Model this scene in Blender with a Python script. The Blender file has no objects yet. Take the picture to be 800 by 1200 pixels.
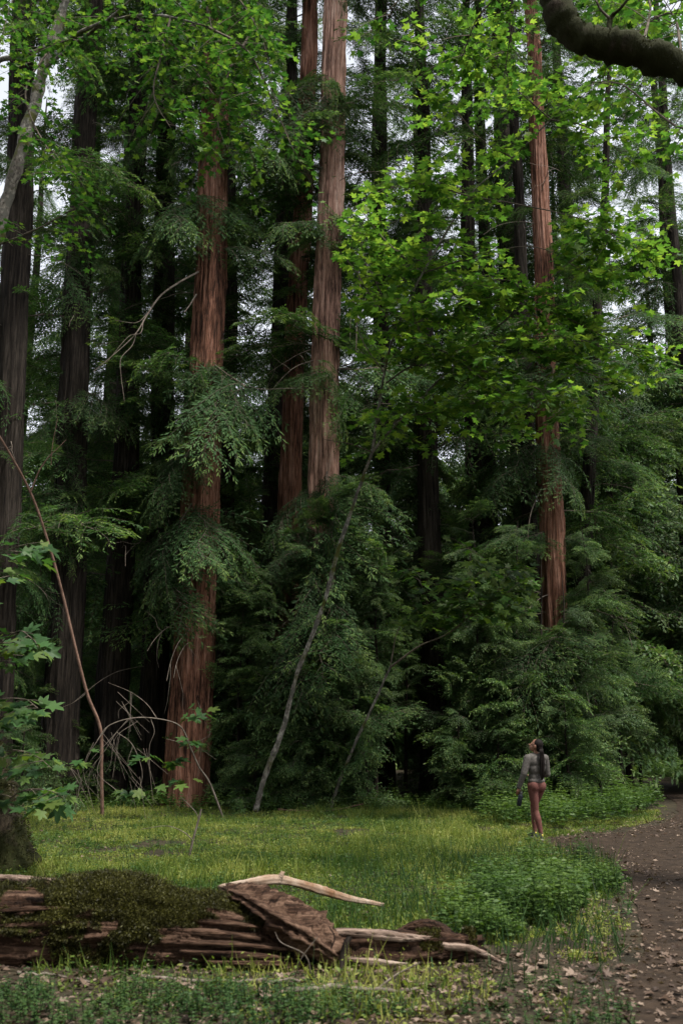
import bpy, bmesh, math, random
import numpy as np
from mathutils import Vector, Matrix, Quaternion, noise as mnoise

S = bpy.context.scene
C = S.collection
RAD = math.radians

# ------------------------------------------------------------------ camera
FPX, PITCH, CAMZ = 1167.0, RAD(13.03), 1.6
cd = bpy.data.cameras.new('camera')
cd.sensor_fit = 'VERTICAL'; cd.sensor_height = 36.0; cd.sensor_width = 24.0; cd.lens = 35.0
cd.clip_start = 0.05; cd.clip_end = 1500
cd.dof.use_dof = True; cd.dof.focus_distance = 24.0; cd.dof.aperture_fstop = 2.8
cam = bpy.data.objects.new('camera', cd); C.objects.link(cam)
cam.location = (0, 0, CAMZ); cam.rotation_euler = (RAD(90) + PITCH, 0, 0)
S.camera = cam

# ------------------------------------------------------------------ sky, sun, exposure
SUN_EL, SUN_AZ = RAD(66), RAD(48)          # azimuth: to the right of straight behind the camera
w = bpy.data.worlds.new('World'); S.world = w; w.use_nodes = True
nt = w.node_tree; nt.nodes.clear()
sky = nt.nodes.new('ShaderNodeTexSky'); sky.sky_type = 'NISHITA'; sky.sun_disc = False
sky.sun_elevation = SUN_EL; sky.sun_rotation = math.pi - SUN_AZ
sky.air_density = 1.0; sky.dust_density = 1.5; sky.ozone_density = 1.0
hs = nt.nodes.new('ShaderNodeHueSaturation'); hs.inputs['Saturation'].default_value = 0.22
bg = nt.nodes.new('ShaderNodeBackground'); bg.inputs['Strength'].default_value = 0.15
wo = nt.nodes.new('ShaderNodeOutputWorld')
nt.links.new(sky.outputs[0], hs.inputs['Color']); nt.links.new(hs.outputs[0], bg.inputs['Color'])
nt.links.new(bg.outputs[0], wo.inputs['Surface'])
sl = bpy.data.lights.new('sun', 'SUN'); sl.energy = 2.3; sl.angle = RAD(7); sl.color = (1.0, 0.96, 0.88)
sun = bpy.data.objects.new('sun', sl); C.objects.link(sun)
sdir = Vector((math.sin(SUN_AZ) * math.cos(SUN_EL), -math.cos(SUN_AZ) * math.cos(SUN_EL), math.sin(SUN_EL)))
sun.rotation_euler = (-sdir).to_track_quat('-Z', 'Y').to_euler(); sun.location = sdir * 60
S.view_settings.view_transform = 'Standard'; S.view_settings.look = 'None'
S.view_settings.gamma = 1.0; S.view_settings.exposure = 1.25; S.view_settings.use_curve_mapping = False
S.render.engine = 'CYCLES'
cy = S.cycles
cy.max_bounces = 6; cy.diffuse_bounces = 3; cy.transmission_bounces = 4; cy.glossy_bounces = 2
cy.transparent_max_bounces = 4; cy.use_denoising = True; cy.caustics_reflective = False; cy.caustics_refractive = False
try: cy.denoiser = 'OPENIMAGEDENOISE'
except Exception: pass

# ------------------------------------------------------------------ pixel helpers (800 x 1200 photograph)
FW = np.array((0, math.cos(PITCH), math.sin(PITCH))); UPV = np.array((0, -math.sin(PITCH), math.cos(PITCH)))
def ray(u, v): return FW + np.array((1, 0, 0)) * ((u - 400) / FPX) + UPV * ((600 - v) / FPX)
def at(u, v, Y):                            # the point on that sight line at distance Y
    d = ray(u, v); t = Y / d[1]; return np.array((0, 0, CAMZ)) + d * t
def gnd(u, v, z=0.0):
    d = ray(u, v); t = (z - CAMZ) / d[2]; return np.array((0, 0, CAMZ)) + d * t
def proj(P):
    P = np.asarray(P, float).reshape(-1, 3) - np.array((0, 0, CAMZ))
    f = P @ FW
    f = np.where(np.abs(f) < 1e-6, 1e-6, f)
    return np.stack([400 + P[:, 0] / f * FPX, 600 - (P @ UPV) / f * FPX, P[:, 1], f], 1)

# ------------------------------------------------------------------ mesh helpers
def unit(a): return a / np.maximum(np.linalg.norm(a, axis=-1, keepdims=True), 1e-9)

def raw_mesh(name, V, F, mats, mi=None, tint=None, smooth=False):
    """F: list of (n,k) index arrays; mi, tint: list of one value or array per entry of F"""
    me = bpy.data.meshes.new(name)
    V = np.asarray(V, np.float32)
    F = [np.asarray(f, np.int32) for f in F if len(f)]
    me.vertices.add(len(V)); me.vertices.foreach_set('co', V.ravel())
    loops = np.concatenate([f.ravel() for f in F])
    tot = np.concatenate([np.full(len(f), f.shape[1], np.int32) for f in F])
    start = np.concatenate([[0], np.cumsum(tot)[:-1]]).astype(np.int32)
    me.loops.add(len(loops)); me.loops.foreach_set('vertex_index', loops)
    me.polygons.add(len(tot)); me.polygons.foreach_set('loop_start', start)
    try: me.polygons.foreach_set('loop_total', tot)
    except Exception: pass
    for m in mats: me.materials.append(m)
    if mi is not None:
        me.polygons.foreach_set('material_index', np.concatenate([np.broadcast_to(np.asarray(m, np.int32), (len(f),)) for m, f in zip(mi, F)]))
    if tint is not None:
        a = me.attributes.new('tint', 'FLOAT', 'FACE')
        a.data.foreach_set('value', np.concatenate([np.broadcast_to(np.asarray(t, np.float32), (len(f),)) for t, f in zip(tint, F)]).astype(np.float32))
    if smooth: me.polygons.foreach_set('use_smooth', np.ones(len(tot), bool))
    me.update(calc_edges=True); me.validate()
    return me

class MB:
    def __init__(s): s.V = []; s.F = []; s.M = []; s.T = []; s.n = 0
    def add(s, V, F, m=0, t=0.5):
        V = np.asarray(V, float)
        if len(V) == 0: return
        s.V.append(V)
        F = np.asarray(F, np.int64)
        s.F.append(F + s.n); s.M.append(m); s.T.append(t); s.n += len(V)
    def mesh(s, name, mats, smooth=False):
        return raw_mesh(name, np.concatenate(s.V), s.F, mats, s.M, s.T, smooth)

def link(name, me, parent=None, loc=None):
    o = bpy.data.objects.new(name, me); C.objects.link(o)
    if parent is not None: o.parent = parent
    if loc is not None: o.location = loc
    return o
def tag(o, label=None, cat=None, group=None, kind=None):
    if label: o['label'] = label
    if cat: o['category'] = cat
    if group: o['group'] = group
    if kind: o['kind'] = kind
    return o
def thing(name, loc, label, cat, group=None):
    o = bpy.data.objects.new(name, None); o.empty_display_size = 0.2; C.objects.link(o); o.location = Vector(loc)
    return tag(o, label, cat, group)

def tube(P, R, n=6, cap=True):
    P = np.asarray(P, float); k = len(P); R = np.broadcast_to(np.asarray(R, float), (k,))
    T = np.zeros_like(P); T[1:-1] = P[2:] - P[:-2]; T[0] = P[1] - P[0]; T[-1] = P[-1] - P[-2]
    T = unit(T)
    ref = np.array((0, 0, 1.0)) if abs(T[0, 2]) < 0.9 else np.array((1.0, 0, 0))
    N = np.zeros_like(P); N[0] = unit(np.cross(T[0], ref))
    for i in range(1, k):
        N[i] = unit(N[i - 1] - T[i] * np.dot(N[i - 1], T[i]))
    B = np.cross(T, N)
    a = np.linspace(0, 2 * math.pi, n, endpoint=False)
    V = (P[:, None] + (N[:, None] * np.cos(a)[None, :, None] + B[:, None] * np.sin(a)[None, :, None]) * R[:, None, None]).reshape(-1, 3)
    i = np.arange(k - 1)[:, None] * n; j = np.arange(n)[None]; j2 = (j + 1) % n
    Q = np.stack([i + j, i + j2, i + n + j2, i + n + j], -1).reshape(-1, 4)
    return V, Q

def smooth_line(P, m=8):
    """Catmull-Rom through P"""
    P = np.asarray(P, float)
    if len(P) < 3: return np.stack([P[0] + (P[-1] - P[0]) * t for t in np.linspace(0, 1, m + 1)])
    Q = np.vstack([2 * P[0] - P[1], P, 2 * P[-1] - P[-2]]); out = []
    for i in range(1, len(Q) - 2):
        for t in np.linspace(0, 1, m, endpoint=False):
            out.append(0.5 * (2 * Q[i] + (Q[i + 1] - Q[i - 1]) * t + (2 * Q[i - 1] - 5 * Q[i] + 4 * Q[i + 1] - Q[i + 2]) * t * t + (3 * Q[i] - Q[i - 1] - 3 * Q[i + 1] + Q[i + 2]) * t ** 3))
    out.append(P[-1]); return np.array(out)

def fbm1(x, seed, n=3):
    """cheap smooth 1-D-ish noise on arrays: sum of random sinusoids"""
    r = np.random.RandomState(seed); y = 0
    for k in range(n): y = y + np.sin(x * (1 + k * 1.37) * (0.7 + r.rand()) + r.rand() * 6.28) / (1 + k)
    return y / 1.6
def vnoise(X, Y, seed, sc=1.0):
    """value noise on arrays, 0..1"""
    X = X * sc; Y = Y * sc
    xi = np.floor(X).astype(np.int64); yi = np.floor(Y).astype(np.int64); fx = X - xi; fy = Y - yi
    fx = fx * fx * (3 - 2 * fx); fy = fy * fy * (3 - 2 * fy)
    def h(a, b):
        q = (a * 374761393 + b * 668265263 + seed * 1274126177) & 0xffffffff
        q = ((q ^ (q >> 13)) * 1274126177) & 0xffffffff
        return ((q ^ (q >> 16)) & 0xffff) / 65535.0
    return (h(xi, yi) * (1 - fx) + h(xi + 1, yi) * fx) * (1 - fy) + (h(xi, yi + 1) * (1 - fx) + h(xi + 1, yi + 1) * fx) * fy

# leaf outlines in the XY plane, pointing along +X, length 1
MAPLE = np.array([(0, 0, 0), (-.06, .2, .03), (.10, .50, .07), (.28, .30, .02), (.46, .44, .05), (.72, .60, .03), (.66, .36, .02), (.58, .17, 0), (.80, .16, 0), (1.0, 0, -.06),
                  (.80, -.16, 0), (.58, -.17, 0), (.66, -.36, .02), (.72, -.60, .03), (.46, -.44, .05), (.28, -.30, .02), (.10, -.50, .07), (-.06, -.2, .03), (.32, 0, -.03)], float)
MAPLE_F = np.array([(i, (i + 1) % 18, 18) for i in range(18)])
OVAL = np.array([(0, 0, 0), (.25, .2, .05), (.6, .24, .05), (1, 0, -.05), (.6, -.24, .05), (.25, -.2, .05), (.45, 0, 0)], float)
OVAL_F = np.array([(0, 1, 6), (1, 2, 6), (2, 3, 6), (3, 4, 6), (4, 5, 6), (5, 0, 6)])
DIAM = np.array([(0, 0, 0), (.45, .5, .03), (1, 0, 0), (.45, -.5, .03)], float)
DIAM_F = np.array([(0, 1, 2, 3)])
BLADE = np.array([(0, -.5, 0), (0, .5, 0), (.55, .32, .04), (.55, -.32, .04), (1, 0, 0.0)], float)

def leaves(shape, faces, P, D, N, size, width=None):
    """a copy of the leaf at every P, along D, facing N"""
    D = unit(D); Sd = unit(np.cross(N, D)); N2 = np.cross(D, Sd)
    size = np.asarray(size, float).reshape(-1, 1, 1)
    wd = size if width is None else np.asarray(width, float).reshape(-1, 1, 1)
    V = P[:, None] + shape[None, :, :1] * size * D[:, None] + shape[None, :, 1:2] * wd * Sd[:, None] + shape[None, :, 2:3] * size * N2[:, None]
    n = len(P); k = len(shape)
    F = (faces[None] + (np.arange(n) * k)[:, None, None]).reshape(-1, faces.shape[1])
    return V.reshape(-1, 3), F

def tufts(P, N, rs, L=(.02, .04), wd=.010, tint=None):
    D = N + rs.randn(*N.shape) * .6; Nn = rs.randn(*N.shape)
    l = L[0] + (L[1] - L[0]) * rs.rand(len(P))
    V, F = leaves(DIAM, DIAM_F, P, D, Nn, l, np.full(len(P), wd))
    return V, F

# ------------------------------------------------------------------ materials
def mat(name):
    m = bpy.data.materials.new(name); m.use_nodes = True
    n = m.node_tree.nodes; n.clear(); return m, n, m.node_tree.links

def leaf_mat(name, c0, c1, c2, trans=0.4, rough=0.55, hv=0.35, spec=0.3, tmul=1.6):
    """colour runs c0 -> c1 -> c2 with the leaf's own tint; every object a little different"""
    m, n, l = mat(name)
    at_ = n.new('ShaderNodeAttribute'); at_.attribute_name = 'tint'
    oi = n.new('ShaderNodeObjectInfo')
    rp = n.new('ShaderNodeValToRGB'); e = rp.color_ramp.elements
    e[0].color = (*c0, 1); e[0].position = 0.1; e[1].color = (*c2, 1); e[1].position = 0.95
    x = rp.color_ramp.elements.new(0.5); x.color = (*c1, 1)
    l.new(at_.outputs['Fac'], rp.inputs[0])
    hsv = n.new('ShaderNodeHueSaturation')
    mr = n.new('ShaderNodeMapRange'); mr.inputs[3].default_value = 1 - hv; mr.inputs[4].default_value = 1 + hv
    l.new(oi.outputs['Random'], mr.inputs[0]); l.new(mr.outputs[0], hsv.inputs['Value']); l.new(rp.outputs[0], hsv.inputs['Color'])
    p = n.new('ShaderNodeBsdfPrincipled'); p.inputs['Roughness'].default_value = rough; p.inputs['Specular IOR Level'].default_value = spec
    t = n.new('ShaderNodeBsdfTranslucent'); mx = n.new('ShaderNodeMixShader'); mx.inputs[0].default_value = trans
    br = n.new('ShaderNodeVectorMath'); br.operation = 'MULTIPLY'; br.inputs[1].default_value = (tmul * 1.05, tmul * 1.1, tmul * 0.55)
    l.new(hsv.outputs[0], br.inputs[0]); l.new(br.outputs[0], t.inputs['Color'])
    l.new(hsv.outputs[0], p.inputs['Base Color'])
    o = n.new('ShaderNodeOutputMaterial'); l.new(p.outputs[0], mx.inputs[1]); l.new(t.outputs[0], mx.inputs[2]); l.new(mx.outputs[0], o.inputs[0])
    return m

def bark_mat(name, c0, c1, c2, scale=(9, 9, .55), bump=0.6, moss=None, mossamt=0.5, dist=0.05, spot=None):
    m, n, l = mat(name)
    tc = n.new('ShaderNodeTexCoord'); mp = n.new('ShaderNodeMapping'); mp.inputs['Scale'].default_value = scale
    l.new(tc.outputs['Object'], mp.inputs['Vector'])
    ns = n.new('ShaderNodeTexNoise'); ns.inputs['Scale'].default_value = 1.6; ns.inputs['Detail'].default_value = 6; ns.inputs['Roughness'].default_value = .65
    l.new(mp.outputs[0], ns.inputs['Vector'])
    big = n.new('ShaderNodeTexNoise'); big.inputs['Scale'].default_value = .5; big.inputs['Detail'].default_value = 3
    l.new(tc.outputs['Object'], big.inputs['Vector'])
    ad = n.new('ShaderNodeMath'); ad.operation = 'MULTIPLY_ADD'; ad.inputs[1].default_value = 0.55; l.new(big.outputs[0], ad.inputs[0])
    sb = n.new('ShaderNodeMath'); sb.operation = 'ADD'; sb.inputs[1].default_value = -0.27
    l.new(ns.outputs[0], sb.inputs[0]); l.new(sb.outputs[0], ad.inputs[2])
    rp = n.new('ShaderNodeValToRGB'); e = rp.color_ramp.elements
    e[0].color = (*c0, 1); e[0].position = 0.34; e[1].color = (*c2, 1); e[1].position = 0.70
    x = e.new(0.5); x.color = (*c1, 1)
    l.new(ad.outputs[0], rp.inputs[0])
    mf = n.new('ShaderNodeMapping'); mf.inputs['Scale'].default_value = tuple(q * 3.2 for q in scale); l.new(tc.outputs['Object'], mf.inputs['Vector'])
    nf = n.new('ShaderNodeTexNoise'); nf.inputs['Scale'].default_value = 1.3; nf.inputs['Detail'].default_value = 5; nf.inputs['Roughness'].default_value = .7; l.new(mf.outputs[0], nf.inputs['Vector'])
    rf = n.new('ShaderNodeMapRange'); rf.inputs[1].default_value = .36; rf.inputs[2].default_value = .52; rf.inputs[3].default_value = .35; rf.inputs[4].default_value = 1.08; l.new(nf.outputs[0], rf.inputs[0])
    mu = n.new('ShaderNodeVectorMath'); mu.operation = 'SCALE'; l.new(rp.outputs[0], mu.inputs[0]); l.new(rf.outputs[0], mu.inputs['Scale'])
    col = mu.outputs[0]
    if spot:
        sn = n.new('ShaderNodeTexNoise'); sn.inputs['Scale'].default_value = 5; sn.inputs['Detail'].default_value = 4; l.new(tc.outputs['Object'], sn.inputs['Vector'])
        sr = n.new('ShaderNodeMapRange'); sr.inputs[1].default_value = .5; sr.inputs[2].default_value = .6; l.new(sn.outputs[0], sr.inputs[0])
        mm = n.new('ShaderNodeMix'); mm.data_type = 'RGBA'; mm.inputs[7].default_value = (*spot, 1)
        l.new(sr.outputs[0], mm.inputs[0]); l.new(col, mm.inputs[6]); col = mm.outputs[2]
    if moss:
        mn = n.new('ShaderNodeTexNoise'); mn.inputs['Scale'].default_value = 2.2; mn.inputs['Detail'].default_value = 5; l.new(tc.outputs['Object'], mn.inputs['Vector'])
        mr = n.new('ShaderNodeMapRange'); mr.inputs[1].default_value = .62 - .3 * mossamt; mr.inputs[2].default_value = .72 - .3 * mossamt; l.new(mn.outputs[0], mr.inputs[0])
        mm = n.new('ShaderNodeMix'); mm.data_type = 'RGBA'; mm.inputs[7].default_value = (*moss, 1)
        l.new(mr.outputs[0], mm.inputs[0]); l.new(col, mm.inputs[6]); col = mm.outputs[2]
    p = n.new('ShaderNodeBsdfPrincipled'); p.inputs['Roughness'].default_value = .9; p.inputs['Specular IOR Level'].default_value = .15
    bp = n.new('ShaderNodeBump'); bp.inputs['Strength'].default_value = bump; bp.inputs['Distance'].default_value = dist
    hsum = n.new('ShaderNodeMath'); hsum.operation = 'MULTIPLY_ADD'; hsum.inputs[1].default_value = .5; l.new(nf.outputs[0], hsum.inputs[0]); l.new(ns.outputs[0], hsum.inputs[2])
    l.new(hsum.outputs[0], bp.inputs['Height']); l.new(bp.outputs[0], p.inputs['Normal']); l.new(col, p.inputs['Base Color'])
    o = n.new('ShaderNodeOutputMaterial'); l.new(p.outputs[0], o.inputs[0]); return m

def noise_mat(name, c0, c1, scale=4, bump=.4, rough=.9, c2=None, dist=.02, spec=.15):
    m, n, l = mat(name)
    tc = n.new('ShaderNodeTexCoord'); ns = n.new('ShaderNodeTexNoise'); ns.inputs['Scale'].default_value = scale; ns.inputs['Detail'].default_value = 8; ns.inputs['Roughness'].default_value = .65
    l.new(tc.outputs['Object'], ns.inputs['Vector'])
    rp = n.new('ShaderNodeValToRGB'); e = rp.color_ramp.elements; e[0].color = (*c0, 1); e[0].position = .35; e[1].color = (*c1, 1); e[1].position = .65
    if c2: x = e.new(.72); x.color = (*c2, 1)
    l.new(ns.outputs[0], rp.inputs[0])
    p = n.new('ShaderNodeBsdfPrincipled'); p.inputs['Roughness'].default_value = rough; p.inputs['Specular IOR Level'].default_value = spec
    bp = n.new('ShaderNodeBump'); bp.inputs['Strength'].default_value = bump; bp.inputs['Distance'].default_value = dist
    l.new(ns.outputs[0], bp.inputs['Height']); l.new(bp.outputs[0], p.inputs['Normal']); l.new(rp.outputs[0], p.inputs['Base Color'])
    o = n.new('ShaderNodeOutputMaterial'); l.new(p.outputs[0], o.inputs[0]); return m

M_red = bark_mat('red_bark', (.026, .013, .009), (.185, .083, .052), (.35, .195, .143), bump=.9)
M_tan = bark_mat('pinkish_bark', (.06, .033, .026), (.34, .19, .14), (.50, .34, .27), bump=.9)
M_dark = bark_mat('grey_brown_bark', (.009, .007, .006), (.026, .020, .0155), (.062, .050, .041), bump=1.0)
M_grey = bark_mat('pale_lichen_bark', (.07, .060, .050), (.19, .17, .145), (.38, .36, .31), scale=(5, 5, 3), bump=.4, spot=(.10, .095, .08), moss=(.07, .075, .02), mossamt=.3)
M_mossy = bark_mat('mossy_bark', (.022, .017, .012), (.05, .038, .026), (.085, .065, .045), scale=(6, 6, 2), bump=.8, moss=(.026, .028, .009), mossamt=.75)
M_twig = noise_mat('twig_bark', (.06, .048, .036), (.17, .14, .11), 9)
M_dead = noise_mat('bare_grey_wood', (.09, .072, .056), (.24, .20, .165), 7)
M_brown = noise_mat('brown_dead_stem', (.12, .07, .05), (.26, .16, .12), 7)
M_needle = leaf_mat('redwood_needles', (.017, .041, .015), (.046, .095, .032), (.14, .20, .058), trans=.30, hv=.4, rough=.7, spec=.15)
M_bay = leaf_mat('bay_leaves', (.025, .056, .022), (.064, .122, .042), (.15, .205, .07), trans=.28, rough=.55, hv=.35, spec=.25)
M_maple = leaf_mat('maple_leaves', (.028, .072, .015), (.062, .128, .024), (.14, .20, .036), trans=.5, hv=.45, tmul=1.8)
M_maple_shade = leaf_mat('shade_toned_maple_leaves', (.018, .058, .013), (.040, .105, .022), (.12, .195, .034), trans=.42, hv=.45, tmul=1.6)  # darker copy of the maple leaves, crown shade put into the colour
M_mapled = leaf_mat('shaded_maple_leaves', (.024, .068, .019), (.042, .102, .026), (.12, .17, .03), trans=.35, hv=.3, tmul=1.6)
M_grass = leaf_mat('meadow_grass', (.036, .082, .014), (.140, .188, .032), (.35, .35, .10), trans=.35, hv=0, tmul=1.5)
M_herb = leaf_mat('herb_leaves', (.02, .05, .016), (.042, .092, .024), (.09, .145, .04), trans=.35, hv=0, tmul=1.5)
M_nettle = leaf_mat('nettle_leaves', (.022, .052, .012), (.055, .108, .023), (.11, .17, .040), trans=.35, hv=0, tmul=1.5)
M_litter = leaf_mat('fallen_leaves', (.04, .024, .016), (.11, .07, .048), (.27, .20, .15), trans=.1, hv=0, tmul=1.0)
M_moss = leaf_mat('moss', (.018, .017, .004), (.044, .043, .008), (.095, .092, .016), trans=.2, hv=0, tmul=1.0)
M_ground = noise_mat('forest_floor', (.02, .017, .011), (.05, .04, .024), 3.0, bump=.8, c2=(.035, .045, .014), dist=.03)
M_path = noise_mat('trodden_dirt', (.018, .012, .008), (.048, .032, .021), 6.0, bump=1.0, c2=(.09, .062, .044), dist=.03)
M_logw = bark_mat('rotten_red_wood', (.009, .005, .0035), (.055, .029, .018), (.19, .115, .078), scale=(.9, 14, 14), bump=1.0, dist=.04)
def add_moss_mask(m, c):
    n = m.node_tree.nodes; l = m.node_tree.links; p = next(q for q in n if q.type == 'BSDF_PRINCIPLED'); src = p.inputs['Base Color'].links[0].from_socket
    a = n.new('ShaderNodeAttribute'); a.attribute_name = 'tint'; mx = n.new('ShaderNodeMix'); mx.data_type = 'RGBA'; mx.inputs[7].default_value = (*c, 1)
    l.new(a.outputs['Fac'], mx.inputs[0]); l.new(src, mx.inputs[6]); l.new(mx.outputs[2], p.inputs['Base Color'])
M_logm = bark_mat('mossy_rotten_wood', (.009, .005, .0035), (.055, .029, .018), (.19, .115, .078), scale=(.9, 14, 14), bump=1.0, dist=.04); add_moss_mask(M_logm, (.034, .033, .007))
M_logp = bark_mat('pale_dry_wood', (.06, .04, .03), (.22, .155, .12), (.40, .31, .25), scale=(1.2, 14, 14), bump=.7, dist=.02)
M_pale = noise_mat('pale_stripped_wood', (.20, .11, .06), (.42, .33, .26), 5, bump=.3)

# ------------------------------------------------------------------ ground and path
PATH = np.array([gnd(*p)[:2] for p in [(735, 1200), (752, 1130), (750, 1065), (728, 1020), (694, 998), (652, 992), (640, 987), (652, 982.5), (700, 979.5), (745, 973), (782, 963), (793, 950), (787, 938), (770, 927), (760, 917), (776, 914.5), (800, 921), (860, 930), (905, 948), (930, 1000), (1010, 1100), (1200, 1200)]])
PATH = np.vstack([[(PATH[0, 0] + .1, .5)], PATH, [(PATH[-1, 0] + .2, .5)]])
def inside(poly, X, Y):
    r = np.zeros(X.shape, bool); n = len(poly)
    for i in range(n):
        x0, y0 = poly[i]; x1, y1 = poly[(i + 1) % n]
        c = ((y0 > Y) != (y1 > Y)) & (X < (x1 - x0) * (Y - y0) / ((y1 - y0) if abs(y1 - y0) > 1e-9 else 1e-9) + x0); r ^= c
    return r
def edge_dist(poly, X, Y):
    d = np.full(X.shape, 1e9)
    for i in range(len(poly)):
        a = poly[i]; b = poly[(i + 1) % len(poly)]; ab = b - a; L = max(ab @ ab, 1e-9)
        t = np.clip(((X - a[0]) * ab[0] + (Y - a[1]) * ab[1]) / L, 0, 1)
        d = np.minimum(d, np.hypot(X - a[0] - t * ab[0], Y - a[1] - t * ab[1]))
    return d
def hgt(X, Y):
    X = np.asarray(X, float); Y = np.asarray(Y, float)
    d = edge_dist(PATH, X, Y); d = np.where(inside(PATH, X, Y), 0, d)
    k = np.clip((d - .15) / 1.5, 0, 1)
    return (.10 * (vnoise(X, Y, 3, .35) - .5) + .05 * (vnoise(X, Y, 5, 1.3) - .5)) * k
gx = np.concatenate([np.linspace(-400, -40, 12), np.linspace(-34, -14, 10), np.linspace(-12, 12, 97), np.linspace(14, 34, 10), np.linspace(40, 400, 12)])
gy = np.concatenate([np.linspace(-60, -2, 10), np.linspace(0, 30, 121), np.linspace(31, 60, 20), np.linspace(70, 900, 16)])
GX, GY = np.meshgrid(gx, gy); GZ = hgt(GX, GY)
nx = len(gx); ii = np.arange(len(gy) - 1)[:, None] * nx + np.arange(nx - 1)[None]
ground = link('ground', raw_mesh('ground', np.stack([GX, GY, GZ], -1).reshape(-1, 3), [np.stack([ii, ii + 1, ii + nx + 1, ii + nx], -1).reshape(-1, 4)], [M_ground], smooth=True))
tag(ground, 'dark forest floor of soil and needle duff', 'ground', kind='structure')
pp = smooth_line(np.hstack([PATH, np.full((len(PATH), 1), .012)]), 5)
rr = np.random.RandomState(2); pp[:, :2] += rr.randn(len(pp), 2) * .03
bm = bmesh.new(); f = bm.faces.new([bm.verts.new(p) for p in pp]); bmesh.ops.triangulate(bm, faces=[f])
me = bpy.data.meshes.new('dirt_path'); bm.to_mesh(me); bm.free(); me.materials.append(M_path)
if me.polygons and sum(p.normal.z for p in me.polygons) < 0: me.flip_normals()
tag(link('dirt_path', me), 'brown trodden dirt path strewn with dry leaves', 'path', kind='structure')

# ------------------------------------------------------------------ redwood trunks
KEEP = [(221, 268, 262, 420, 26), (205, 258, 490, 600, 26), (200, 250, 700, 930, 26), (240, 268, 85, 150, 26),
        (374, 406, 0, 95, 26.5), (370, 404, 150, 290, 26.5), (362, 402, 300, 560, 26.5), (632, 664, 560, 720, 27), (614, 646, 150, 330, 27), (76, 104, 300, 420, 26.5), (140, 168, 300, 380, 27), (180, 204, 300, 400, 27), (205, 258, 480, 600, 26), (545, 556, 90, 200, 32.5), (60, 100, 480, 560, 26.5),
        (340, 366, 10, 80, 28.5), (335, 352, 480, 570, 28.5), (118, 157, 620, 850, 27), (167, 201, 600, 850, 27), (55, 96, 640, 850, 26.5),
        (488, 518, 560, 640, 28.5), (494, 516, 740, 830, 28.5), (595, 655, 855, 995, 24), (0, 40, 240, 420, 25), (450, 500, 850, 925, 30), (60, 780, 955, 1200, 24.5), (700, 800, 905, 1000, 45), (722, 800, 858, 1000, 44)]
KEEPA = np.array(KEEP, float)
def blocked(P):
    q = proj(P)
    for u0, u1, v0, v1, Y in KEEP:
        if np.any((q[:, 0] > u0) & (q[:, 0] < u1) & (q[:, 1] > v0) & (q[:, 1] < v1) & (q[:, 2] < Y)): return True
    return False

def trunk_mesh(name, z, cx, cy, r, seed, m, n=48, flute=.085, fine=.10, flare=.45, kf=(5, 9, 14, 21)):
    rs = np.random.RandomState(seed)
    a = np.linspace(0, 2 * math.pi, n, endpoint=False)[None]; Z = z[:, None]
    fl = 0
    for k in kf: fl = fl + np.cos(k * a + rs.rand() * 6.28 + 1.1 * fbm1(Z * .22, seed + k)) * (1 / (1 + k * .12))
    ai = np.broadcast_to(np.arange(n)[None] * 1.0, (len(z), n)); ZZ = np.broadcast_to(Z, (len(z), n)); wv = ai + 1.5 * fbm1(ZZ * .6, seed + 7)
    hi = 1.5 * (vnoise(wv * .42, ZZ * .55, seed + 11) - .5) + 1.3 * (vnoise(wv * .9, ZZ * 1.3, seed + 12) - .5)
    jit = rs.randn(len(z), n) * .22
    rad = r[:, None] * (1 + flute * fl * .6 + fine * (hi + jit)) * (1 + flare * np.exp(-Z / .9) * (1 + .35 * np.cos(5 * a + seed)))
    V = np.stack([cx[:, None] + rad * np.cos(a), cy[:, None] + rad * np.sin(a), np.broadcast_to(Z, rad.shape)], -1).reshape(-1, 3)
    i = np.arange(len(z) - 1)[:, None] * n; j = np.arange(n)[None]; j2 = (j + 1) % n
    return raw_mesh(name, V, [np.stack([i + j, i + j2, i + n + j2, i + n + j], -1).reshape(-1, 4)], [m], smooth=True)

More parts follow.
